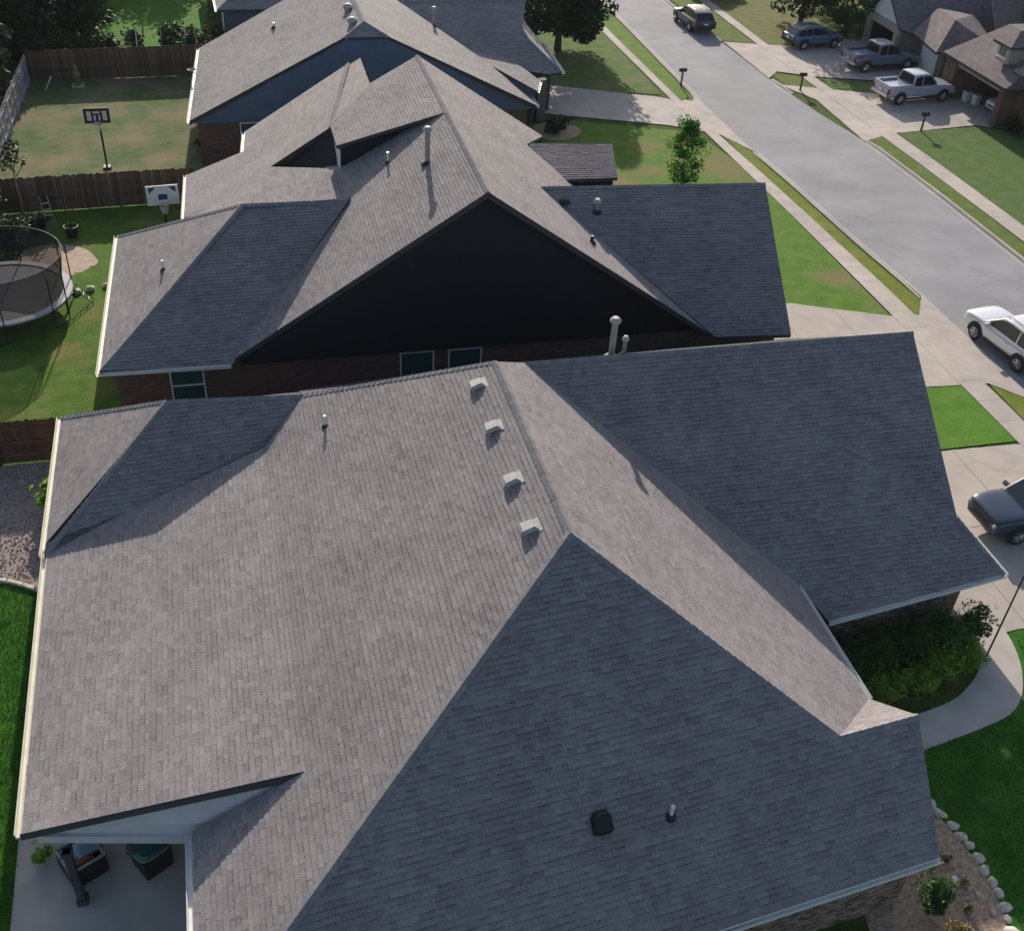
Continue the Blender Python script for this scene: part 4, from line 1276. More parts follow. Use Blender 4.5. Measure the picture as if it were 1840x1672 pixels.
def tree(name, label, base, height, radius, n_clumps, leaves, size, m, seed, trunk_r=0.18, clear=0.3, shape='round', group=None, cat='tree', trunk_m=None):
    rg = random.Random(seed)
    x, y = base
    root = thing(name, label, cat, (x, y, 0), 0, group)
    tb = MB()
    pts = [Vector((0, 0, -0.1))]
    for k in range(1, 6):
        pts.append(Vector((rg.uniform(-0.1, 0.1) * k * 0.3, rg.uniform(-0.1, 0.1) * k * 0.3, height * 0.85 * k / 5)))
    tb.tube(pts, [trunk_r * (1.25 if k == 0 else 1 - 0.15 * k) for k in range(6)], 8)
    tb.build('trunk', trunk_m or M_BARK, root)
    cr = MB()
    z0 = height * clear
    for k in range(n_clumps):
        t = (k + rg.random()) / n_clumps
        z = z0 + (height - z0) * t
        if shape == 'round': w = radius * math.sqrt(max(0.08, 1 - (2 * t - 0.85) ** 2 / 1.35))
        elif shape == 'column': w = radius * (0.35 + 0.65 * math.sin(math.pi * min(1, t * 1.05 + 0.12)) ** 0.8)
        else: w = radius * (1.05 - 0.85 * t)
        an = rg.uniform(0, 2 * math.pi)
        rr = w * math.sqrt(rg.random()) * 0.85
        cx, cy = math.cos(an) * rr, math.sin(an) * rr
        cs = radius * rg.uniform(0.22, 0.42)
        leaf_cloud(cr, (cx, cy, z), (cs, cs, cs * 0.75), leaves // n_clumps, size, rg, tone0=rg.uniform(0.25, 0.75))
    crown = cr.build('crown', m, root, tones=True)
    # a few limbs inside the crown
    lb = MB()
    for k in range(5):
        an = k * 1.26 + rg.random()
        z = height * rg.uniform(clear, 0.6)
        e = Vector((math.cos(an) * radius * 0.7, math.sin(an) * radius * 0.7, z + height * 0.2))
        lm = MB(); lm.tube([(0, 0, z), e * 0.5 + Vector((0, 0, z * 0.5)), e], [trunk_r * 0.45, trunk_r * 0.3, trunk_r * 0.12], 6)
        lm.build('limb', trunk_m or M_BARK, root)
    return root

ML_DARK = leaf_mat('leaf_dark', (0.012, 0.03, 0.012), (0.04, 0.075, 0.025), 0.15)
ML_MID = leaf_mat('leaf_mid', (0.025, 0.075, 0.014), (0.09, 0.18, 0.035), 0.25)
ML_BR = leaf_mat('leaf_bright', (0.10, 0.22, 0.02), (0.30, 0.45, 0.06), 0.35)
ML_GRASS = leaf_mat('grass_blade', (0.03, 0.13, 0.014), (0.10, 0.24, 0.03), 0.25)
ML_DRY = leaf_mat('leaf_dry', (0.16, 0.12, 0.04), (0.30, 0.26, 0.10), 0.2)

tree('street_tree', 'large dark round tree on the lawn beside the third house', (24.0, 79.0), 8.6, 3.7, 90, 19000, 0.36, ML_DARK, 5, 0.24, 0.14)
tree('young_tree', 'slim young green tree on the second house front lawn', (24.45, 54.3), 3.9, 1.25, 44, 5200, 0.15, leaf_mat('leaf_fresh', (0.04, 0.16, 0.014), (0.14, 0.32, 0.035), 0.4), 8, 0.06, 0.15, 'column')
tree('front_yard_tree', 'leafy tree beside the blue car across the street', (46.3, 84.6), 7.0, 3.4, 40, 5000, 0.36, ML_DARK, 9, 0.2, 0.18)
tree('front_yard_tree', 'bright green bushy tree left of the white gable', (48.6, 81.2), 4.6, 2.2, 30, 3600, 0.3, ML_MID, 10, 0.14, 0.08)
tree('garden_tree', 'dense tree behind the dormer at the top right corner', (58.5, 69.5), 7.8, 3.6, 44, 5200, 0.36, ML_MID, 12, 0.2, 0.25)
tree('garden_tree', 'dark tree at the far top right edge behind the dormer roof', (63.5, 67.0), 7.0, 3.6, 36, 4200, 0.36, ML_DARK, 13, 0.2, 0.2)
tree('street_tree', 'far tree between the two front lawns across the street', (51.5, 90.0), 6.5, 3.4, 36, 3800, 0.38, ML_DARK, 14, 0.2, 0.15)
# the dark wood in the top left corner: single trees, largest in front
wood = [(-15.6, 69.5, 6.2, 3.4), (-17.5, 77.5, 7.5, 4.0), (-12.6, 79.3, 5.6, 3.2), (-19.5, 86, 8, 4.2), (-14.5, 87.5, 7.2, 4.0), (-9.6, 84.0, 4.8, 2.8), (-9.5, 92.5, 6.5, 3.6), (-22, 95, 8, 4.4), (-15.5, 97.5, 8, 4.2), (-8.5, 101.5, 7, 4.0), (-2.5, 103, 6.5, 3.8), (-16.8, 63.0, 5.2, 2.9), (3.2, 100, 6, 3.4)]
wl = ['dark tree leaning over the grey fence at the left edge', 'tall dark tree behind the far corner of the grey fence', 'dark low tree over the corner where the two fences meet', 'dark tree at the top left corner of the photo', 'dark tree behind the leaning pale pole', 'small dark tree left of the sunlit green lawn', 'dark tree behind the left end of the sunlit lawn', 'far dark tree at the extreme top left', 'far dark tree deep in the wood above the leaning pole', 'far dark tree above the sunlit lawn', 'far dark tree behind the tall pale stake', 'dark tree at the left edge beside the pale grey fence', 'far dark tree left of the blue-walled house corner']
for (x, y, h, r_), lb in zip(wood, wl):
    tree('woodland_tree', lb, (x, y), h, r_, 40, 5200, 0.4, ML_DARK, int(x * 7 + y * 13) % 997, 0.18, 0.08, group='trees of the dark wood behind the fences')
sheet('lawn_beyond_fence', [(-9.0, 77.5), (-1.2, 76.8), (-0.6, 97), (-8.0, 97)], 0.004, grass_mat('turf_beyond', (0.07, 0.20, 0.03), (0.13, 0.28, 0.045)))

def bush(name, label, base, r, h, leaves, m, seed, size=0.14, group=None, cat='shrub', clumps=12):
    rg = random.Random(seed)
    root = thing(name, label, cat, (base[0], base[1], 0), 0, group)
    cr = MB()
    for k in range(clumps):
        an = rg.uniform(0, 6.283); rr = r * math.sqrt(rg.random()) * 0.7
        cs = r * rg.uniform(0.25, 0.5)
        leaf_cloud(cr, (math.cos(an) * rr, math.sin(an) * rr, h * rg.uniform(0.25, 0.9)), (cs, cs, min(cs, h * 0.35)), leaves // clumps, size, rg, tone0=rg.uniform(0.15, 0.85))
    for k in range(leaves // 30):   # stray shoots break the outline
        an = rg.uniform(0, 6.283); rr = r * rg.uniform(0.3, 1.15)
        leaf_cloud(cr, (math.cos(an) * rr, math.sin(an) * rr, h * rg.uniform(0.5, 1.15)), (0.08, 0.08, 0.12), 4, size * 1.1, rg, tone0=rg.uniform(0.3, 1.0))
    cr.build('foliage', m, root, tones=True)
    st = MB(); st.tube([(0, 0, -0.05), (0.03, 0.02, h * 0.35), (0, 0.03, h * 0.6)], [0.05, 0.04, 0.02], 6)
    st.build('stem', M_BARK, root)
    return root

bushes = [
    ((16.6, 19.0), 0.75, 0.9, ML_MID, 'shrub tucked at the inner corner under the white gutter'),
    ((17.6, 19.3), 0.75, 1.1, ML_MID, 'dark shrub against the garage wall, nearest the gutter'),
    ((18.8, 19.5), 0.8, 1.2, ML_MID, 'dark shrub against the middle of the garage wall'),
    ((20.0, 19.6), 0.8, 1.3, ML_MID, 'dark shrub below the outer corner of the garage eave'),
    ((21.15, 19.65), 0.55, 1.3, ML_MID, 'tall shrub standing at the garage corner beside the walk'),
    ((17.3, 18.15), 0.55, 0.6, ML_BR, 'bright low shrub beside the porch roof tip'),
    ((18.4, 18.25), 0.6, 0.65, ML_BR, 'bright low shrub in the middle of the walk bed'),
    ((19.4, 18.6), 0.65, 0.75, ML_BR, 'bright shrub right of middle along the curved walk'),
    ((20.4, 18.9), 0.65, 0.85, ML_BR, 'brightest rounded shrub at the bend of the walk by the flagpole'),
]
for i, (p, r_, h, m, lb) in enumerate(bushes): bush('garden_shrub', lb, p, r_, h, 3600, m, 60 + i, 0.085, group='shrubs in the bed by the garage')
bush('garden_shrub', 'leafy plant beside the gutter over the gravel bed', (-7.15, 30.9), 0.5, 1.2, 700, ML_BR, 71, 0.2)
bush('garden_shrub', 'small potted-size plant at the patio corner below the downspout', (-6.35, 17.35), 0.28, 0.45, 260, ML_BR, 72, 0.1)
bush('garden_shrub', 'bright bush beside the trampoline at the left edge', (-11.6, 51.2), 0.9, 1.6, 1200, ML_BR, 73, 0.16)
bush('garden_shrub', 'dark clipped hedge clump on the lawn beyond the back fence', (-3.1, 79.6), 1.2, 1.7, 1500, ML_DARK, 74, 0.2)
bush('garden_shrub', 'dark shrub against the wall of the top left house corner', (-0.6, 80.4), 0.9, 1.5, 900, ML_DARK, 75, 0.2)
bush('garden_shrub', 'shrub beside the tall pale stake behind the back fence', (-5.9, 80.2), 0.7, 1.4, 800, ML_DARK, 76, 0.2)
bush('garden_shrub', 'weedy clump at the wall corner of the third house', (-1.6, 62.2), 0.6, 0.6, 500, ML_MID, 77, 0.14)
bush('garden_shrub', 'dark evergreen shrub by the front wall at the bottom edge', (14.95, 11.55), 0.5, 1.2, 2600, ML_MID, 78, 0.08)
bush('garden_shrub', 'yellowish shrub in the stone bed at the bottom edge', (15.35, 10.8), 0.3, 0.4, 600, ML_DRY, 79, 0.08)
bush('garden_shrub', 'reddish foundation shrub beside the dormer house entry', (50.0, 60.2), 0.7, 1.0, 700, ML_DARK, 80, 0.2)
bush('garden_shrub', 'dark shrub in the kidney bed by the third house drive', (19.6, 63.2), 0.8, 0.8, 600, ML_DARK, 81, 0.2)
for i, (x, y, r_, lb) in enumerate([(-8.6, 78.3, 1.2, 'dark shrub right behind the left half of the back fence'), (-7.2, 77.6, 0.9, 'low dark shrub behind the middle of the back fence'), (-1.6, 78.2, 1.2, 'dark shrub behind the right end of the back fence'), (-10.6, 77.2, 1.2, 'dark shrub under the trees behind the back fence')]):
    bush('garden_shrub', lb, (x, y), r_, 1.9, 1300, ML_DARK, 140 + i, 0.2)
for i, (x, y) in enumerate([(16.0, 13.3), (15.75, 12.65), (16.2, 12.75), (16.25, 12.05), (15.95, 11.35)]):
    lb = ['tuft nearest the roof corner in the stone bed', 'dry tuft left of the pair in the stone bed', 'dry tuft right of the pair in the stone bed', 'tuft beside the white stake in the stone bed', 'lowest tuft in the stone bed'][i]
    bush('bedding_plant', lb, (x, y), 0.14, 0.25, 90, ML_DRY, 90 + i, 0.1, group='tufts in the stone bed', cat='plant', clumps=4)

# near lawns: real blades where the turf is close
def blades(name, label, region, n, seed, m, h=0.07):
    rg = random.Random(seed)
    xs = [p[0] for p in region]; ys = [p[1] for p in region]
    mb = MB()
    k = 0
    while k < n:
        x, y = rg.uniform(min(xs), max(xs)), rg.uniform(min(ys), max(ys))
        if not inside((x, y), region): continue
        k += 1
        a = rg.uniform(0, 6.283); w = 0.012; hh = h * rg.uniform(0.5, 1.4)
        dx, dy = math.cos(a), math.sin(a)
        lx, ly = rg.uniform(-0.05, 0.05), rg.uniform(-0.05, 0.05)
        mb.add([(x - dx * w, y - dy * w, 0), (x + dx * w, y + dy * w, 0), (x + lx, y + ly, hh)], [(0, 1, 2)], rg.random())
    o = mb.build(name, m, kind='stuff', tones=True)
    o['label'] = label
    return o
blades('grass_blades', 'short green grass blades on the near front lawn', [(15.6, 16.1), (19.2, 16.3), (21.2, 16.8), (22.3, 17.8), (22.9, 19.5), (23.6, 19.6), (23.6, 9), (16.8, 9), (17.3, 12), (17.0, 14.2), (16.0, 15.2)], 26000, 3, ML_GRASS)
blades('grass_blades', 'short green grass blades along the left eave', [(-8.8, 10), (-6.9, 10), (-6.9, 27.2), (-8.8, 27.6)], 16000, 4, ML_GRASS)

# gravel stones
rg = random.Random(21)
mb = MB()
for _ in range(5200):
    x, y = rg.uniform(-10.2, -6.2), rg.uniform(27.3, 33.85)
    if y < 27.9 - 0.35 * (x + 8.5) * (1 if x > -8.5 else 0) and y < 27.9: continue
    s = rg.uniform(0.02, 0.06)
    a = rg.uniform(0, 6.28)
    P = [(x + math.cos(a + k * 1.57) * s * rg.uniform(0.7, 1.2), y + math.sin(a + k * 1.57) * s * rg.uniform(0.7, 1.2), 0.0) for k in range(4)] + [(x, y, s * 0.9)]
    mb.add(P, [(0, 1, 4), (1, 2, 4), (2, 3, 4), (3, 0, 4)], rg.random())
gv = mb.build('gravel', leaf_mat('gravel_stone', (0.20, 0.145, 0.12), (0.62, 0.51, 0.43), 0.0), kind='stuff', tones=True)
gv['label'] = 'pinkish grey gravel beside the patio eave'

def rock(name, c, r, parent=None, seed=0, m=None, org=(0, 0, 0), flat=0.6):
    rg = random.Random(seed)
    bm = bmesh.new()
    bmesh.ops.create_icosphere(bm, subdivisions=2, radius=1)
    for v in bm.verts:
        k = 1 + rg.uniform(-0.24, 0.2)
        v.co = Vector((v.co.x * r[0] * k, v.co.y * r[1] * k, v.co.z * r[2] * k * flat + r[2] * flat * 0.6))
    a = rg.uniform(0, 6.28)
    bmesh.ops.rotate(bm, verts=bm.verts, cent=(0, 0, 0), matrix=Matrix.Rotation(a, 3, 'Z'))
    me = bpy.data.meshes.new(name); bm.to_mesh(me); bm.free()
    for p in me.polygons: p.use_smooth = True
    me.materials.append(m or M_STONE)
    o = bpy.data.objects.new(name, me); C.objects.link(o)
    o.location = (c[0] - org[0], c[1] - org[1], c[2] - org[2])
    if parent: o.parent = parent
    return o

# stone-edged bed at the lower right
bed = thing('stone_edged_bed', 'tan planting bed with a curved rim of pale stones at the lower right', 'flower bed', (15.8, 12, 0))
ob = (15.8, 12, 0)
sheet_b = sheet('bed_soil', smooth_loop([(13.2, 8.6), (16.2, 9.6), (16.75, 10.8), (17.0, 11.8), (17.0, 12.6), (16.85, 13.5), (16.6, 14.6), (15.9, 15.4), (15.0, 15.4), (14.0, 14), (13.2, 11)]), 0.012, M_MULCH, kind=None)
sheet_b.parent = bed; sheet_b.location = (-ob[0], -ob[1], 0)
rim = [(15.95, 15.45), (16.35, 15.1), (16.6, 14.75), (16.78, 14.4), (16.85, 14.05), (16.93, 13.7), (16.98, 13.35), (17.02, 13.0), (17.06, 12.65), (17.1, 12.3), (17.1, 11.95), (17.08, 11.6), (17.0, 11.25), (16.92, 10.92), (16.8, 10.6), (16.62, 10.3), (16.4, 10.0), (16.15, 9.75)]
for i, p in enumerate(rim):
    rock('edging_stone', (p[0] + rg.uniform(-0.06, 0.06), p[1] + rg.uniform(-0.05, 0.05), -0.02), (rg.uniform(0.13, 0.25), rg.uniform(0.11, 0.19), rg.uniform(0.07, 0.13)), bed, 200 + i, org=ob)
for i, p in enumerate(((16.45, 12.2), (16.6, 11.2), (16.15, 13.7), (15.6, 13.4), (16.5, 11.7))):
    rock('edging_stone', (p[0], p[1], 0), (0.09, 0.07, 0.08), bed, 300 + i, org=ob)
stk = MB(); stk.box((15.98, 12.1, 0.14), (0.09, 0.09, 0.28)); stk.box((15.98, 12.1, 0.3), (0.13, 0.13, 0.05))
tag(stk.build('bed_light', M_WHITE), 'short white post light in the stone bed', 'light')
# edging of the gravel bed
ge = thing('gravel_edging', 'pale curved stone edging between gravel and left lawn', 'edging', (-8, 27.8, 0))
pts = [(-12, 28.15), (-10.5, 28.1), (-9.5, 28.02), (-8.9, 27.95), (-8.3, 27.78), (-7.8, 27.5), (-7.4, 27.22), (-7.0, 26.95), (-6.6, 26.7)]
for i in range(len(pts) - 1):
    a, b = Vector((*pts[i], 0)), Vector((*pts[i + 1], 0))
    n_ = max(1, int((b - a).length / 0.32))
    for k in range(n_):
        p = a.lerp(b, (k + 0.5) / n_)
        m_ = MB(); d = (b - a); m_.box((p.x, p.y, 0.05), (d.length / n_ - 0.012, 0.13, 0.12), math.atan2(d.y, d.x), taper=0.94)
        m_.build('edging_block', M_STONE, ge, (-8, 27.8, 0))

for i, (p, r_, lb) in enumerate([((-7.4, 46.45), 0.2, 'pale garden stone closest to the trampoline leg'), ((-6.85, 46.65), 0.22, 'middle pale garden stone of three on the yard'), ((-6.15, 46.9), 0.2, 'pale garden stone nearest the second house gutter')]):
    o = rock('garden_stone', (p[0], p[1], 0), (r_, r_ * 0.8, r_), None, 400 + i, mat('stone_cream', (0.62, 0.6, 0.42), 0.9, var=0.15, scale=6))
    tag(o, lb, 'stone', 'stones on the trampoline lawn')

# ================================================================== trampoline
T = thing('trampoline', 'round trampoline with dark mat, pale pad and black net enclosure', 'trampoline', (-10.25, 45.2, 0))
r_ = 2.85; zt = 0.92
m_ = MB(); m_.lathe([(0.0, 0.0), (1.2, -0.02), (r_ - 0.32, 0.0)], (0, 0, zt - 0.01), 48); m_.build('mat', mat('tramp_mat', (0.055, 0.06, 0.075), 0.6), T)
m_ = MB(); m_.lathe([(r_ - 0.34, 0.005), (r_ - 0.3, 0.03), (r_ + 0.02, 0.03), (r_ + 0.05, -0.03), (r_ + 0.02, -0.06)], (0, 0, zt), 48); m_.build('safety_pad', mat('tramp_pad', (0.36, 0.36, 0.39), 0.7, var=0.12, scale=4), T, smooth=False)
m_ = MB(); m_.lathe([(r_ - 0.02, -0.1), (r_ + 0.03, -0.08), (r_ + 0.03, -0.03), (r_ - 0.02, -0.03)], (0, 0, zt), 48); m_.build('rim', M_BLACK, T)
for k in range(6):
    a = k * math.pi / 3 + 0.35
    c, s = math.cos(a), math.sin(a)
    a2_ = a + 0.32
    m_ = MB(); m_.tube([(c * r_, s * r_, zt - 0.08), (c * r_ * 1.02, s * r_ * 1.02, 0.06), (math.cos((a + a2_) / 2) * r_ * 1.02, math.sin((a + a2_) / 2) * r_ * 1.02, 0.02), (math.cos(a2_) * r_ * 1.02, math.sin(a2_) * r_ * 1.02, 0.06), (math.cos(a2_) * r_, math.sin(a2_) * r_, zt - 0.08)], 0.03, 6); m_.build('leg', M_BLACK, T)
    for aa in (a, a2_):
        m_ = MB(); m_.tube([(math.cos(aa) * (r_ + 0.07), math.sin(aa) * (r_ + 0.07), 0.3), (math.cos(aa) * (r_ + 0.07), math.sin(aa) * (r_ + 0.07), zt + 1.55), (math.cos(aa) * (r_ - 0.12), math.sin(aa) * (r_ - 0.12), zt + 1.8)], 0.028, 6); m_.build('net_pole', M_BLACK, T)
m_ = MB(); m_.lathe([(r_ - 0.36, 0.0), (r_ - 0.3, 0.6), (r_ - 0.2, 1.2), (r_ - 0.12, 1.78)], (0, 0, zt), 48); m_.build('net', net_mat('net', (0.01, 0.01, 0.012), 0.72), T)
m_ = MB()
ringp = [(math.cos(k * math.pi / 24) * (r_ - 0.12), math.sin(k * math.pi / 24) * (r_ - 0.12), zt + 1.78) for k in range(49)]
m_.tube(ringp, 0.02, 5); m_.build('top_ring', M_BLACK, T)
m_ = MB()
for s in (-1, 1): m_.tube([(2.9 * 0.98 + s * 0.0, 0.4 + s * 0.2, zt - 0.05), (3.6, 0.35 + s * 0.22, 0.02)], 0.02, 6)
for k in range(1, 4): m_.tube([(2.84 + 0.19 * k, 0.39 - 0.2, zt - 0.05 - 0.22 * k), (2.84 + 0.19 * k, 0.39 + 0.2, zt - 0.05 - 0.22 * k)], 0.018, 6)
m_.build('ladder', M_BLACK, T)

# ================================================================== basketball hoops
def hoop(label, base, h, rz, board_m, rim_m, pole_m, bw, bh, style, lean=0.0):
    t = thing('basketball_hoop', label, 'basketball hoop', (*base, 0), rz)
    p = MB(); p.tube([(0, 0.0, 0.0), (0, 0.0, h - 0.3), (0, -0.5, h + 0.15)], 0.055, 8); p.build('pole', pole_m, t)
    b = MB(); b.box((0, 0.1, 0.06), (0.45, 0.5, 0.12), taper=0.85); b.build('base', M_BLACK, t)
    z0 = h
    b = MB(); b.box((0, -0.56, z0 + bh / 2), (bw, 0.04, bh)); bd = b.build('backboard', board_m, t)
    y = -0.588
    if style == 'dark':
        # pale blocks between dark bars
        for x, w in ((-bw * 0.3, bw * 0.17), (bw * 0.3, bw * 0.17)):
            q = MB(); q.box((x, y, z0 + bh / 2), (w, 0.012, bh * 0.62)); q.build('board_panel', M_LILAC, bd)
        q = MB(); q.box((0, y, z0 + bh * 0.72), (bw * 0.26, 0.012, bh * 0.14)); q.build('board_panel', M_LILAC, bd)
        q = MB(); q.box((-bw * 0.09, y, z0 + bh * 0.36), (bw * 0.08, 0.012, bh * 0.36)); q.build('board_panel', M_LILAC, bd)
        q = MB(); q.box((bw * 0.09, y, z0 + bh * 0.36), (bw * 0.08, 0.012, bh * 0.36)); q.build('board_panel', M_LILAC, bd)
    else:
        blue = mat('board_blue', (0.03, 0.05, 0.16), 0.5)
        q = MB(); q.box((0, y, z0 + bh * 0.42), (bw * 0.28, 0.012, bh * 0.28)); q.build('board_emblem', blue, bd)
        for s in (-1, 1):
            q = MB(); q.add([(s * bw * 0.42, y - 0.004, z0 + bh * 0.92), (s * bw * 0.2, y - 0.004, z0 + bh * 0.92), (s * bw * 0.42, y - 0.004, z0 + bh * 0.62), (s * bw * 0.42, y + 0.01, z0 + bh * 0.92), (s * bw * 0.2, y + 0.01, z0 + bh * 0.92), (s * bw * 0.42, y + 0.01, z0 + bh * 0.62)], [(0, 1, 2), (5, 4, 3), (0, 3, 4, 1), (1, 4, 5, 2), (2, 5, 3, 0)]); q.build('corner_mark', blue, bd)
    q = MB(); q.tube([(math.cos(k * math.pi / 10) * 0.23, -0.85 + math.sin(k * math.pi / 10) * 0.23, z0 + 0.12) for k in range(21)], 0.015, 5); q.build('rim', rim_m, t)
    q = MB(); q.lathe([(0.225, 0.11), (0.17, -0.1), (0.13, -0.3)], (0, -0.85, z0), 12); q.build('net', net_mat('hoop_net_' + style, (0.8, 0.78, 0.7), 0.45), t)
    return t
hoop('dark framed basketball hoop on a tall pole at the fence line', (-6.75, 60.3), 2.75, 0.0, M_BLACK, M_BLACK, M_BLACK, 1.3, 0.8, 'dark')
hoop('white basketball backboard with blue marks near the second house eave', (-3.45, 50.7), 2.35, 0.1, M_WHITE, mat('rim_orange', (0.5, 0.15, 0.05), 0.5), M_BLACK, 1.45, 0.95, 'white')

# ================================================================== vehicles
def paint(name, col, metal=0.3):
    return mat('paint_' + name, col, 0.28, metal=metal, coat=0.6)

def loft(sections, closed_ends=True):
    k = len(sections[0])
    V = [p for s in sections for p in s]
    F = []
    for i in range(len(sections) - 1):
        for j in range(k):
            j2 = (j + 1) % k
            F.append((i * k + j, i * k + j2, (i + 1) * k + j2, (i + 1) * k + j))
    if closed_ends:
        F.append(tuple(range(k))[::-1]); F.append(tuple(range((len(sections) - 1) * k, len(sections) * k)))
    return V, F

def fix_normals(o):
    bm = bmesh.new(); bm.from_mesh(o.data)
    bmesh.ops.recalc_face_normals(bm, faces=bm.faces)
    bm.to_mesh(o.data); bm.free()

def body_section(x, w, zb, zt, sh=0.06):
    h = zt - zb
    pts = [(w * 0.86, zb), (w * 0.97, zb + h * 0.12), (w, zb + h * 0.38), (w * 0.995, zb + h * 0.62), (w * 0.965, zt - h * 0.12), (w * 0.9, zt - 0.012), (w * 0.72, zt + sh * 0.35), (w * 0.35, zt + sh * 0.6)]
    return [(x, y, z) for y, z in pts] + [(x, -y, z) for y, z in pts[::-1]]

def vehicle(name, label, cat, loc, heading, col, kind, group=None, cladding=None, scale=1.0):
    """local x = forward. kind: suv, pickup, crossover"""
    t = thing(name, label, cat, loc, heading, group)
    pm = paint(name + str(len(MATS)), col)
    trim = mat('trim_black', (0.015, 0.015, 0.017), 0.55)
    chrome = mat('chrome', (0.6, 0.6, 0.62), 0.2, metal=0.9)
    if kind == 'pickup':
        L, W, wb, rw = 5.7, 0.98, 3.6, 0.40
        st = [(-2.85, .90, .62, 1.12), (-2.78, .96, .5, 1.16), (-1.8, .98, .46, 1.16), (-0.95, .98, .44, 1.16), (0.0, .98, .42, 1.14), (0.95, .98, .42, 1.16), (1.15, .98, .44, 1.17), (1.7, .98, .46, 1.13), (2.4, .96, .46, 1.08), (2.75, .90, .5, 1.0), (2.86, .78, .56, .92)]
        gh = [(-0.92, 1.15, .9), (-0.78, 1.88, .76), (-0.3, 1.92, .76), (0.35, 1.92, .75), (0.55, 1.86, .74), (1.28, 1.17, .84)]
        base_z = 1.13
        side = [(-0.66, 0.08, 1), (0.0, 0.06, 1), (0.06, 0.06, 1), (0.95, 0.06, 2)]
    elif kind == 'suv':
        L, W, wb, rw = 4.9, 0.97, 2.85, 0.38
        st = [(-2.45, .84, .52, .98), (-2.38, .93, .42, 1.06), (-1.6, .97, .36, 1.07), (-0.6, .97, .34, 1.05), (0.5, .97, .34, 1.04), (1.0, .97, .36, 1.08), (1.5, .97, .38, 1.1), (2.0, .96, .4, 1.08), (2.3, .92, .42, 1.02), (2.44, .84, .46, .92), (2.48, .76, .52, .84)]
        gh = [(-2.36, 1.06, .88), (-2.12, 1.64, .79), (-1.5, 1.76, .79), (-0.3, 1.8, .79), (0.25, 1.75, .78), (1.15, 1.1, .86)]
        base_z = 1.04
    else:
        L, W, wb, rw = 4.6, 0.93, 2.7, 0.35
        st = [(-2.3, .8, .5, .92), (-2.22, .9, .4, 1.0), (-1.5, .93, .33, 1.02), (-0.5, .93, .31, 1.0), (0.5, .93, .31, .98), (0.95, .93, .33, .99), (1.45, .93, .35, .98), (1.9, .91, .37, .93), (2.18, .85, .4, .86), (2.3, .76, .45, .77), (2.33, .68, .5, .7)]
        gh = [(-2.2, 1.0, .8), (-1.75, 1.48, .68), (-1.2, 1.58, .68), (-0.3, 1.62, .68), (0.25, 1.58, .67), (1.15, .99, .77)]
        base_z = .98
    V, F = loft([body_section(*s) for s in st])
    b = obj('body', V, F, pm, t, smooth=True); fix_normals(b)
    sm = b.modifiers.new('round', 'SUBSURF'); sm.levels = 2; sm.render_levels = 2
    # greenhouse
    def ghs(x, z, w):
        wb_ = w + (0.10 if z > base_z + 0.2 else 0.02)
        return [(x, wb_, base_z - 0.04), (x, (wb_ + w) / 2, (base_z + z) / 2), (x, w, z - 0.05), (x, w * 0.88, z), (x, w * 0.4, z + 0.025), (x, -w * 0.4, z + 0.025), (x, -w * 0.88, z), (x, -w, z - 0.05), (x, -(wb_ + w) / 2, (base_z + z) / 2), (x, -wb_, base_z - 0.04)]
    V, F = loft([ghs(*g_) for g_ in gh])
    c = obj('cabin', V, F, pm, t, smooth=False); fix_normals(c)
    bv = c.modifiers.new('edge', 'BEVEL'); bv.width = 0.07; bv.segments = 3; bv.limit_method = 'ANGLE'; bv.angle_limit = R(18); bv.harden_normals = False
    for p_ in c.data.polygons: p_.use_smooth = True
    # side glass: polygons laid on the greenhouse side, a little proud
    def side_pt(x, f, s):
        for (x0, z0, w0), (x1, z1, w1) in zip(gh, gh[1:]):
            if x0 <= x <= x1:
                k = (x - x0) / (x1 - x0); z = z0 + (z1 - z0) * k
                wt = w0 + (w1 - w0) * k
                wbv = (w0 + (0.10 if z0 > base_z + 0.2 else 0.02)) * (1 - k) + (w1 + (0.10 if z1 > base_z + 0.2 else 0.02)) * k
                zt_ = z - 0.06
                zz = base_z + 0.03 + (zt_ - base_z - 0.03) * f
                kk = (zz - (base_z - 0.04)) / max(0.02, (z - 0.05) - (base_z - 0.04))
                return (x, s * (wbv + (wt - wbv) * kk + 0.012), zz)
    xa, xb = gh[0][0], gh[-1][0]
    x1_, x2_ = gh[1][0], gh[-2][0]
    mid = (x1_ + x2_) / 2 + (0.05 if kind != 'pickup' else 0.0)
    spans = [(x1_ + 0.06, mid - 0.05), (mid + 0.05, xb - 0.14)] if kind == 'pickup' else [(xa + 0.3, x1_ + 0.52), (x1_ + 0.6, mid - 0.04), (mid + 0.04, xb - 0.14)]
    for s in (-1, 1):
        for x0, x1 in spans:
            nseg = 6
            lo = [side_pt(x0 + (x1 - x0) * i / nseg, 0.05, s) for i in range(nseg + 1)]
            hi = [side_pt(x0 + (x1 - x0) * i / nseg, 0.92, s) for i in range(nseg + 1)]
            Vv = lo + hi
            Ff = [(i, i + 1, i + nseg + 2, i + nseg + 1) for i in range(nseg)]
            o = obj('side_window', Vv, Ff, M_CGLASS, t)
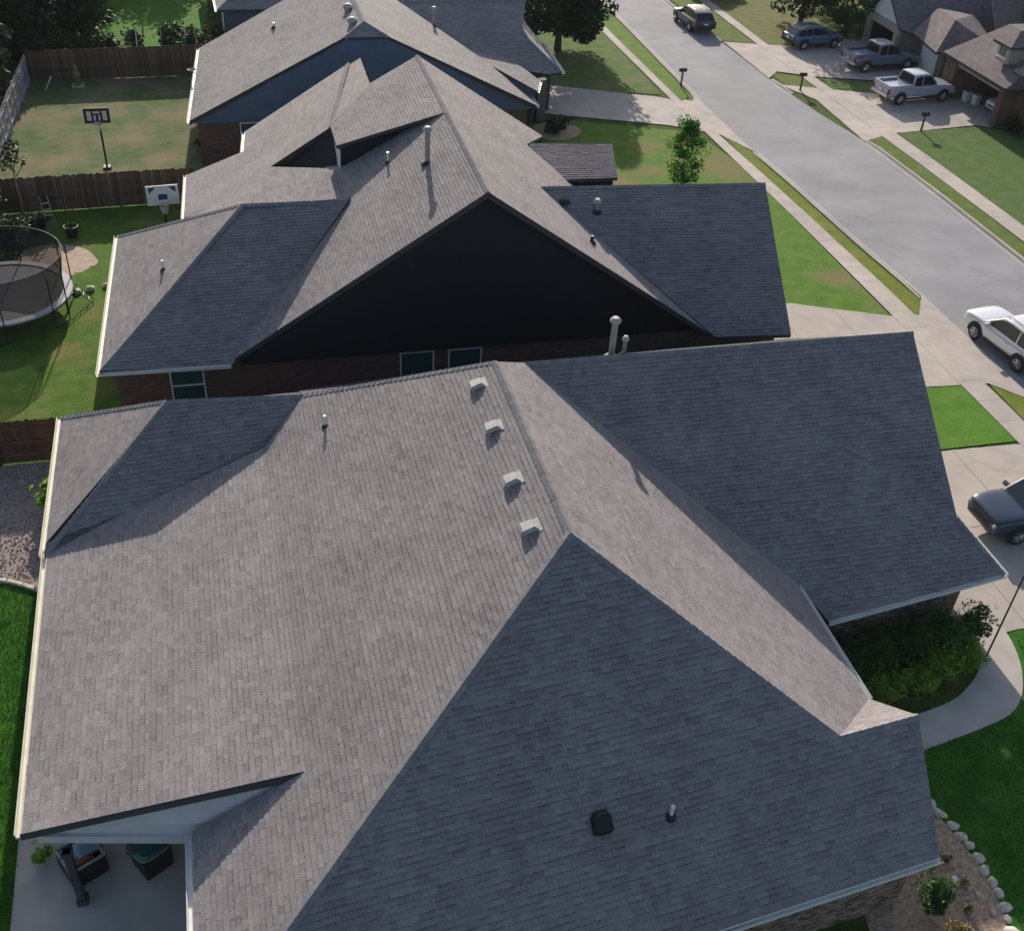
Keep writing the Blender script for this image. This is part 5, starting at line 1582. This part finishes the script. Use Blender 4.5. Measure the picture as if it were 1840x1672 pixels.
    # windscreen and rear glass
    def screen(nm, a, b_, k0, k1):
        (x0, z0, w0), (x1, z1, w1) = a, b_
        P = []
        for k in (k0, k1):
            x, z, w = x0 + (x1 - x0) * k, z0 + (z1 - z0) * k, w0 + (w1 - w0) * k
            P.append((x, z, w * 0.86))
        d = Vector((-(P[1][1] - P[0][1]), 0, P[1][0] - P[0][0])); d.normalize()
        if d.z < 0: d = -d
        Vv = []
        for x, z, w in P:
            for s in (-1, -0.4, 0.4, 1): Vv.append((x + d.x * 0.035, w * s, z + d.z * 0.035))
        obj(nm, Vv, [(0, 1, 5, 4), (1, 2, 6, 5), (2, 3, 7, 6)], M_CGLASS, t)
    screen('windscreen', gh[-2], gh[-1], 0.06, 0.92)
    screen('rear_window', gh[0], gh[1], 0.15, 0.92)
    # wheels and arches
    for sx in (-1, 1):
        for s in (-1, 1):
            cx = sx * wb / 2 + (0.0 if kind == 'pickup' else 0.02)
            a = MB(); a.lathe([(0.0, 0.004), (rw + 0.1, 0.004), (rw + 0.1, -0.05)], (cx, 0, rw + 0.02), 20, axis='y')
            a.v = [(x, s * (W + 0.003) + (y if s > 0 else -y), z) for x, y, z in a.v]
            a.v = [(x, y, max(z, 0.3)) for x, y, z in a.v]
            o = a.build('wheel_arch', trim, t); 
            wv = MB(); prof = [(rw * 0.62, -0.13), (rw * 0.94, -0.12), (rw, -0.07), (rw, 0.07), (rw * 0.94, 0.12), (rw * 0.62, 0.13)]
            wv.lathe(prof, (cx, s * (W - 0.09), rw), 24, axis='y')
            whl = wv.build('wheel', M_TYRE, t, smooth=False)
            rm = MB(); y0 = s * (W - 0.09 + 0.118)
            for k in range(5):
                an = k * 1.2566
                rm.tube([(cx, y0, rw), (cx + math.cos(an) * rw * 0.6, y0 - s * 0.01, rw + math.sin(an) * rw * 0.6)], [0.07, 0.045], 5)
            rm.lathe([(rw * 0.56, -0.02), (rw * 0.64, -0.02), (rw * 0.64, 0.015), (rw * 0.56, 0.015)], (cx, y0, rw), 20, axis='y')
            rm.build('rim', M_RIM, whl)
    # lamps, grille, bumpers, mirrors, plate, handles
    hx = L / 2
    lens_ = mat('headlamp', (0.4, 0.42, 0.45), 0.12)
    red = mat('tail_lamp', (0.28, 0.015, 0.012), 0.25)
    zf = st[-2][3] - 0.06
    for s in (-1, 1):
        m_ = MB(); m_.box((st[-2][0] - 0.1, s * (st[-2][1] - 0.13), zf - 0.03), (0.3, 0.26, 0.11), rz=-s * 0.45, taper=0.85); m_.build('headlight', lens_, t)
        m_ = MB(); m_.box((st[1][0] - 0.035, s * (st[1][1] - 0.1), st[1][3] - 0.2), (0.1, 0.2, 0.32)); m_.build('tail_light', red, t)
        m_ = MB(); xm = gh[-1][0] - 0.3; m_.box((xm, s * (W - 0.0), base_z + 0.07), (0.12, 0.42, 0.15), taper=0.85); m_.build('mirror', pm, t)
        for x in (mid - 0.45, mid + 0.45):
            m_ = MB(); m_.box((x, s * (W + 0.003), base_z - 0.16), (0.2, 0.03, 0.03)); m_.build('door_handle', chrome if kind == 'pickup' else pm, t)
        m_ = MB(); m_.box((0, s * (W - 0.02), 0.38 if kind != 'pickup' else 0.42), (wb - 2 * rw - 0.3, 0.09, 0.12)); m_.build('side_sill', trim, t)
    m_ = MB(); m_.box((st[-1][0] - (0.0 if kind == 'pickup' else 0.045), 0, st[-1][3] - 0.15), (0.1, st[-1][1] * 1.3, 0.24)); m_.build('grille', trim, t)
    m_ = MB(); m_.box((st[-1][0] - (0.02 if kind == 'pickup' else 0.09), 0, st[-1][2] + (0.04 if kind == 'pickup' else 0.0)), (0.2, st[-2][1] * (1.86 if kind == 'pickup' else 1.7), 0.2 if kind == 'pickup' else 0.12), taper=0.96); m_.build('front_bumper', chrome if kind == 'pickup' else pm, t)
    m_ = MB(); m_.box((st[0][0] - 0.0, 0, st[0][2] + 0.06), (0.2, st[1][1] * 1.86, 0.2), taper=0.96); m_.build('rear_bumper', chrome if kind == 'pickup' else trim, t)
    m_ = MB(); m_.box((st[0][0] - 0.06, 0, st[0][2] + 0.3), (0.02, 0.32, 0.14)); m_.build('licence_plate', M_WHITE, t)
    if kind == 'pickup':
        # open bed: dark well with rails and tailgate
        m_ = MB(); m_.box((-1.86, 0, 1.172), (1.7, 1.56, 0.012)); m_.build('bed_floor', mat('bed_liner', (0.13, 0.13, 0.14), 0.8), t)
        for s in (-1, 1):
            m_ = MB(); m_.box((-1.86, s * 0.87, 1.24), (1.84, 0.15, 0.2), taper=0.97); m_.build('bed_rail', pm, t)
        m_ = MB(); m_.box((-2.76, 0, 1.22), (0.1, 1.88, 0.24)); m_.build('tailgate', pm, t)
    else:
        for s in (-1, 1):
            m_ = MB(); zr = gh[2][1]; m_.tube([(gh[1][0] + 0.1, s * 0.6, zr - 0.08), (gh[1][0] + 0.3, s * 0.6, zr + 0.07), (gh[-2][0] - 0.2, s * 0.6, zr + 0.09), (gh[-2][0], s * 0.6, zr + 0.0)], 0.022, 6); m_.build('roof_rail', chrome, t)
    return t

HX, HY = 0.0, math.pi / 2
vehicle('parked_suv', 'white SUV parked at the kerb by the second driveway', 'car', (33.3, 35.45, -0.02), HY + 0.12, (0.82, 0.83, 0.84), 'suv')
vehicle('parked_suv', 'dark grey SUV nosed up to the nearest garage', 'car', (27.0, 24.55, 0.016), math.pi + 0.02, (0.03, 0.05, 0.085), 'suv')
vehicle('pickup_truck', 'silver pickup truck, nearest of the vehicles across the street', 'pickup truck', (46.4, 66.95, 0.014), 0.12, (0.46, 0.49, 0.57), 'pickup')
vehicle('pickup_truck', 'blue-grey pickup truck parked between the silver pickup and blue car', 'pickup truck', (47.35, 73.5, 0.018), 0.1, (0.16, 0.20, 0.28), 'pickup')
vehicle('parked_suv', 'blue crossover car on the far driveway across the street', 'car', (44.5, 78.8, 0.018), 0.12, (0.10, 0.17, 0.26), 'crossover')
vehicle('parked_suv', 'dark grey car parked along the far street kerb with its tail to us', 'car', (36.7, 84.3, -0.02), HY + 0.06, (0.035, 0.055, 0.08), 'crossover')
vehicle('parked_car', 'white car inside the open garage beside the red brick pillar', 'car', (52.6, 63.4, 0.014), math.pi, (0.8, 0.82, 0.83), 'crossover')
vehicle('parked_suv', 'blue vehicle just showing at the top edge beyond the far lawn', 'car', (42.0, 92.6, 0.0), 0.1, (0.07, 0.12, 0.2), 'crossover')

# ================================================================== street furniture
def mailbox(label, x, y):
    t = thing('mailbox', label, 'mailbox', (x, y, 0), 0.0, 'kerbside mailboxes')
    m_ = MB(); m_.box((0, 0, 0.5), (0.1, 0.1, 1.02)); m_.build('post', M_WOOD, t)
    m_ = MB()
    prof = [(-0.1, 0), (0.1, 0), (0.1, 0.12), (0.07, 0.19), (0, 0.22), (-0.07, 0.19), (-0.1, 0.12)]
    V = [(xx, yy, 1.02 + z) for xx in (-0.26, 0.26) for yy, z in prof]
    k = len(prof)
    F = [(i, (i + 1) % k, (i + 1) % k + k, i + k) for i in range(k)] + [tuple(range(k))[::-1], tuple(range(k, 2 * k))]
    m_.add(V, F); m_.build('box', M_BLACK, t)
    m_ = MB(); m_.box((0.0, -0.115, 1.2), (0.06, 0.015, 0.16)); m_.build('flag', mat('flag_red', (0.4, 0.03, 0.02), 0.5), t)
    return t
mailbox('black mailbox on the verge by the third house drive', 30.6, 70.7)
mailbox('black mailbox between the two driveways across the street', 38.95, 69.2)
mailbox('black mailbox at the lawn edge of the silver pickup drive', 43.8, 61.2)

fp = thing('flagpole', 'slim dark pole rising from the bed by the curved walk', 'pole', (21.3, 18.85, 0))
m_ = MB(); m_.tube([(0, 0, -0.1), (0, 0, 3.2), (0, 0, 6.0)], [0.03, 0.025, 0.02], 8); m_.build('shaft', mat('pole_dark', (0.05, 0.045, 0.045), 0.5), fp)
m_ = MB(); m_.lathe([(0.0, 0.05), (0.07, 0.04), (0.08, 0.0), (0.08, -0.02)], (0, 0, 0.05), 10); m_.build('collar', M_BLACK, fp)
m_ = MB(); m_.lathe([(0.0, 0.12), (0.04, 0.1), (0.055, 0.06), (0.04, 0.02), (0.0, 0.0)], (0, 0, 6.0), 10); m_.build('finial', M_METAL, fp)

def stake(label, a, b, r, m):
    t = thing('garden_stake', label, 'pole', (a[0], a[1], 0))
    m_ = MB(); m_.tube([(0, 0, a[2]), (b[0] - a[0], b[1] - a[1], b[2])], r, 6); m_.build('shaft', m, t)
    return t
M_STAKE = mat('stake_pale', (0.6, 0.56, 0.42), 0.8, var=0.2, scale=6)
stake('pale leaning pole in front of the dark wood', (-11.95, 86.5, 0), (-10.5, 84.1, 2.2), 0.05, mat('stake_grey', (0.42, 0.41, 0.4), 0.8))
stake('tall pale stake on the sunlit lawn beyond the back fence', (-5.47, 85.7, 0), (-4.68, 83.5, 2.0), 0.06, M_STAKE)
stake('short white stake leaning in the dry yard near the grey fence', (-11.0, 73.0, 0), (-10.5, 72.8, 0.9), 0.05, M_WHITE)
stake('short pale stake just behind the back fence top', (-5.5, 77.4, 0), (-5.4, 77.5, 2.5), 0.05, M_STAKE)

# wooden bird feeder / play totem against the back fence
t = thing('garden_statue', 'small tan figure standing against the back fence of the dry yard', 'statue', (-9.1, 73.6, 0))
m_ = MB(); m_.lathe([(0.28, 0.0), (0.3, 0.12), (0.18, 0.16), (0.2, 0.5), (0.26, 0.75), (0.16, 0.95), (0.1, 1.0), (0.15, 1.12), (0.14, 1.26), (0.0, 1.36)], (0, 0, 0), 12)
m_.build('figure', mat('statue_tan', (0.22, 0.17, 0.08), 0.9, var=0.2), t)
m_ = MB(); m_.box((0, 0, 0.05), (0.7, 0.6, 0.12)); m_.build('plinth', M_STONE, t)

# ================================================================== patio things
def bin_thing(name, label, cat, loc, rz):
    return thing(name, label, cat, (*loc, 0.03), rz)
t = bin_thing('grill_cart', 'square black cart with a teal green lid under the patio roof', 'grill', (-3.72, 16.75), 0.55)
m_ = MB(); m_.box((0, 0, 0.4), (0.72, 0.72, 0.78), taper=1.06); m_.build('body', M_BLACK, t)
V = []; F = []
sec = [(0.40, 0.80), (0.41, 0.86), (0.36, 0.93), (0.2, 0.96)]
for w, z in sec:
    for k in range(16):
        a = k * math.pi / 8
        c, s = math.cos(a), math.sin(a)
        p_ = (abs(c) ** 0.5 * math.copysign(w, c), abs(s) ** 0.5 * math.copysign(w, s), z)
        V.append(p_)
for i in range(len(sec) - 1):
    for k in range(16): F.append((i * 16 + k, i * 16 + (k + 1) % 16, (i + 1) * 16 + (k + 1) % 16, (i + 1) * 16 + k))
F.append(tuple(range(48, 64)))
lid = obj('lid', V, F, mat('lid_teal', (0.02, 0.11, 0.10), 0.4), t)
m_ = MB(); m_.tube([(math.copysign(abs(math.cos(k * math.pi / 12)) ** 0.5 * 0.42, math.cos(k * math.pi / 12)), math.copysign(abs(math.sin(k * math.pi / 12)) ** 0.5 * 0.42, math.sin(k * math.pi / 12)), 0.82) for k in range(25)], 0.02, 5); m_.build('lid_trim', M_METAL, lid)
m_ = MB(); m_.tube([(-0.12, 0.3, 0.93), (-0.1, 0.36, 1.0), (0.1, 0.36, 1.0), (0.12, 0.3, 0.93)], 0.015, 6); m_.build('handle', M_METAL, lid)
for sx in (-1, 1):
    for sy in (-1, 1):
        m_ = MB(); m_.lathe([(0.0, -0.02), (0.05, -0.02), (0.05, 0.02), (0.0, 0.02)], (sx * 0.3, sy * 0.3, 0.05), 10, axis='y'); m_.build('caster', M_TYRE, t)

t = bin_thing('cushion_crate', 'open black crate with pale rim holding blue and red items behind the porch post', 'crate', (-5.35, 16.95), 0.5)
for dx, dy, w, d in ((0, -0.42, 0.9, 0.05), (0, 0.42, 0.9, 0.05), (-0.42, 0, 0.05, 0.79), (0.42, 0, 0.05, 0.79)):
    m_ = MB(); m_.box((dx, dy, 0.33), (w, d, 0.64)); m_.build('side_panel', M_BLACK, t)
    m_ = MB(); m_.box((dx, dy, 0.665), (w + 0.02, d + 0.02, 0.03)); m_.build('rim_strip', M_METAL, t)
m_ = MB(); m_.box((0, 0, 0.04), (0.82, 0.82, 0.05)); m_.build('floor_panel', M_BLACK, t)
def cushion(label, loc, d, rz, col, tilt):
    bm = bmesh.new()
    bmesh.ops.create_cube(bm, size=1)
    bmesh.ops.subdivide_edges(bm, edges=bm.edges, cuts=3, use_grid_fill=True)
    for v in bm.verts:
        k = 1 - 0.35 * (abs(v.co.x * 2) ** 4 + abs(v.co.y * 2) ** 4) / 2
        v.co = Vector((v.co.x * d[0], v.co.y * d[1], v.co.z * d[2] * k))
    me = bpy.data.meshes.new('cushion'); bm.to_mesh(me); bm.free()
    for p in me.polygons: p.use_smooth = True
    me.materials.append(mat('cushion_%d' % len(MATS), col, 0.9, var=0.1, scale=6))
    o = bpy.data.objects.new('cushion', me); C.objects.link(o)
    o.location = loc; o.rotation_euler = (tilt, 0.1, rz)
    tag(o, label, 'cushion')
cushion('light blue cushion lying in the open crate on the patio', (-5.2, 17.12, 0.62), (0.62, 0.42, 0.16), 0.5, (0.22, 0.36, 0.42), 0.15)
cushion('rusty red cushion in the open crate on the patio', (-5.32, 16.82, 0.58), (0.5, 0.34, 0.14), 0.5, (0.35, 0.07, 0.05), -0.1)
cushion('pale grey cushion at the left end of the open crate', (-5.6, 16.92, 0.62), (0.26, 0.5, 0.12), 0.5, (0.5, 0.54, 0.6), 0.1)

# ================================================================== backyard clutter by the trampoline
t = thing('planter_tub', 'black planter tub beside the sand patch', 'planter', (-8.0, 52.2, 0))
m_ = MB(); m_.lathe([(0.0, 0.0), (0.24, 0.0), (0.32, 0.5), (0.35, 0.52), (0.35, 0.56), (0.3, 0.56), (0.27, 0.45), (0.0, 0.45)], (0, 0, 0), 16); m_.build('tub', M_BLACK, t)
m_ = MB(); rgl = random.Random(4)
leaf_cloud(m_, (0, 0, 0.6), (0.16, 0.16, 0.15), 60, 0.15, rgl); m_.build('plant', ML_MID, t, tones=True)
tree('bare_tree', 'thin bare-trunked tree against the brown fence behind the trampoline', (-10.2, 53.6), 4.2, 0.9, 10, 260, 0.2, ML_DARK, 31, 0.07, 0.75, trunk_m=mat('bark_tan', (0.25, 0.16, 0.11), 0.9))
bush('garden_shrub', 'dark leafy shrub at the fence corner behind the trampoline', (-11.8, 53.9), 0.9, 1.9, 1100, ML_DARK, 83, 0.18)
bush('garden_shrub', 'low dark shrub between the bare tree and the leaning ladder', (-9.6, 52.9), 0.6, 0.9, 700, ML_DARK, 84, 0.16)
bush('garden_shrub', 'broad dark shrub mass right behind the trampoline net', (-10.9, 51.0), 1.1, 1.5, 2200, ML_DARK, 85, 0.14)
t = thing('step_ladder', 'grey ladder frame leaning by the shrubs behind the trampoline', 'ladder', (-8.9, 52.6, 0), 0.4)
for s in (-1, 1):
    m_ = MB(); m_.tube([(s * 0.22, 0, 0), (s * 0.18, 0.55, 1.7)], 0.028, 6); m_.build('stile', mat('ladder_grey', (0.2, 0.2, 0.2), 0.6), t)
for k in range(1, 6):
    m_ = MB(); m_.tube([(-0.2, 0.09 * k, 0.28 * k), (0.2, 0.09 * k, 0.28 * k)], 0.02, 6); m_.build('rung', mat('ladder_grey', (0.2, 0.2, 0.2), 0.6), t)
t = thing('storage_box', 'blue-grey storage box at the left edge behind the trampoline', 'box', (-12.2, 52.6, 0), 0.2)
m_ = MB(); m_.box((0, 0, 0.4), (1.3, 0.7, 0.8), taper=0.97); m_.build('body', mat('box_blue', (0.10, 0.14, 0.19), 0.6), t)
m_ = MB(); m_.box((0, 0, 0.84), (1.38, 0.78, 0.08), taper=0.95); m_.build('lid', mat('box_lid', (0.16, 0.2, 0.25), 0.6), t)
# garage contents across the street
for i, (x, y, lb) in enumerate([(50.2, 66.2, 'left white bin at the mouth of the open brick garage'), (50.5, 65.5, 'right white bin at the mouth of the open brick garage')]):
    t = thing('storage_bin', lb, 'bin', (x, y, 0.014), 0.2, 'bins in the open garage')
    m_ = MB(); m_.box((0, 0, 0.35), (0.4, 0.4, 0.68), taper=1.1); m_.build('body', M_WHITE, t)
    m_ = MB(); m_.box((0, 0, 0.71), (0.48, 0.48, 0.05)); m_.build('lid', M_METAL, t)
# kidney bed by the third house
kb = sheet('planting_bed', smooth_loop([(18.6, 62.2), (19.6, 61.9), (20.8, 62.6), (21.2, 63.6), (20.6, 64.6), (19.2, 64.8), (18.2, 64.0)]), 0.01, M_MULCH)

# ================================================================== air
hz = bpy.data.materials.new('haze_air')
hz.use_nodes = True
n, l = nodes_of(hz)
n.remove(n['Principled BSDF'])
pv = n.new('ShaderNodeVolumePrincipled')
pv.inputs['Color'].default_value = (0.82, 0.88, 0.95, 1)
pv.inputs['Density'].default_value = 0.00013
l.new(pv.outputs[0], n['Material Output'].inputs['Volume'])
bx = MB(); bx.box((0, 290, 13.5), (860, 880, 29.5))
haze = bx.build('haze', hz, kind='stuff')
haze['label'] = 'faint morning haze in the air'
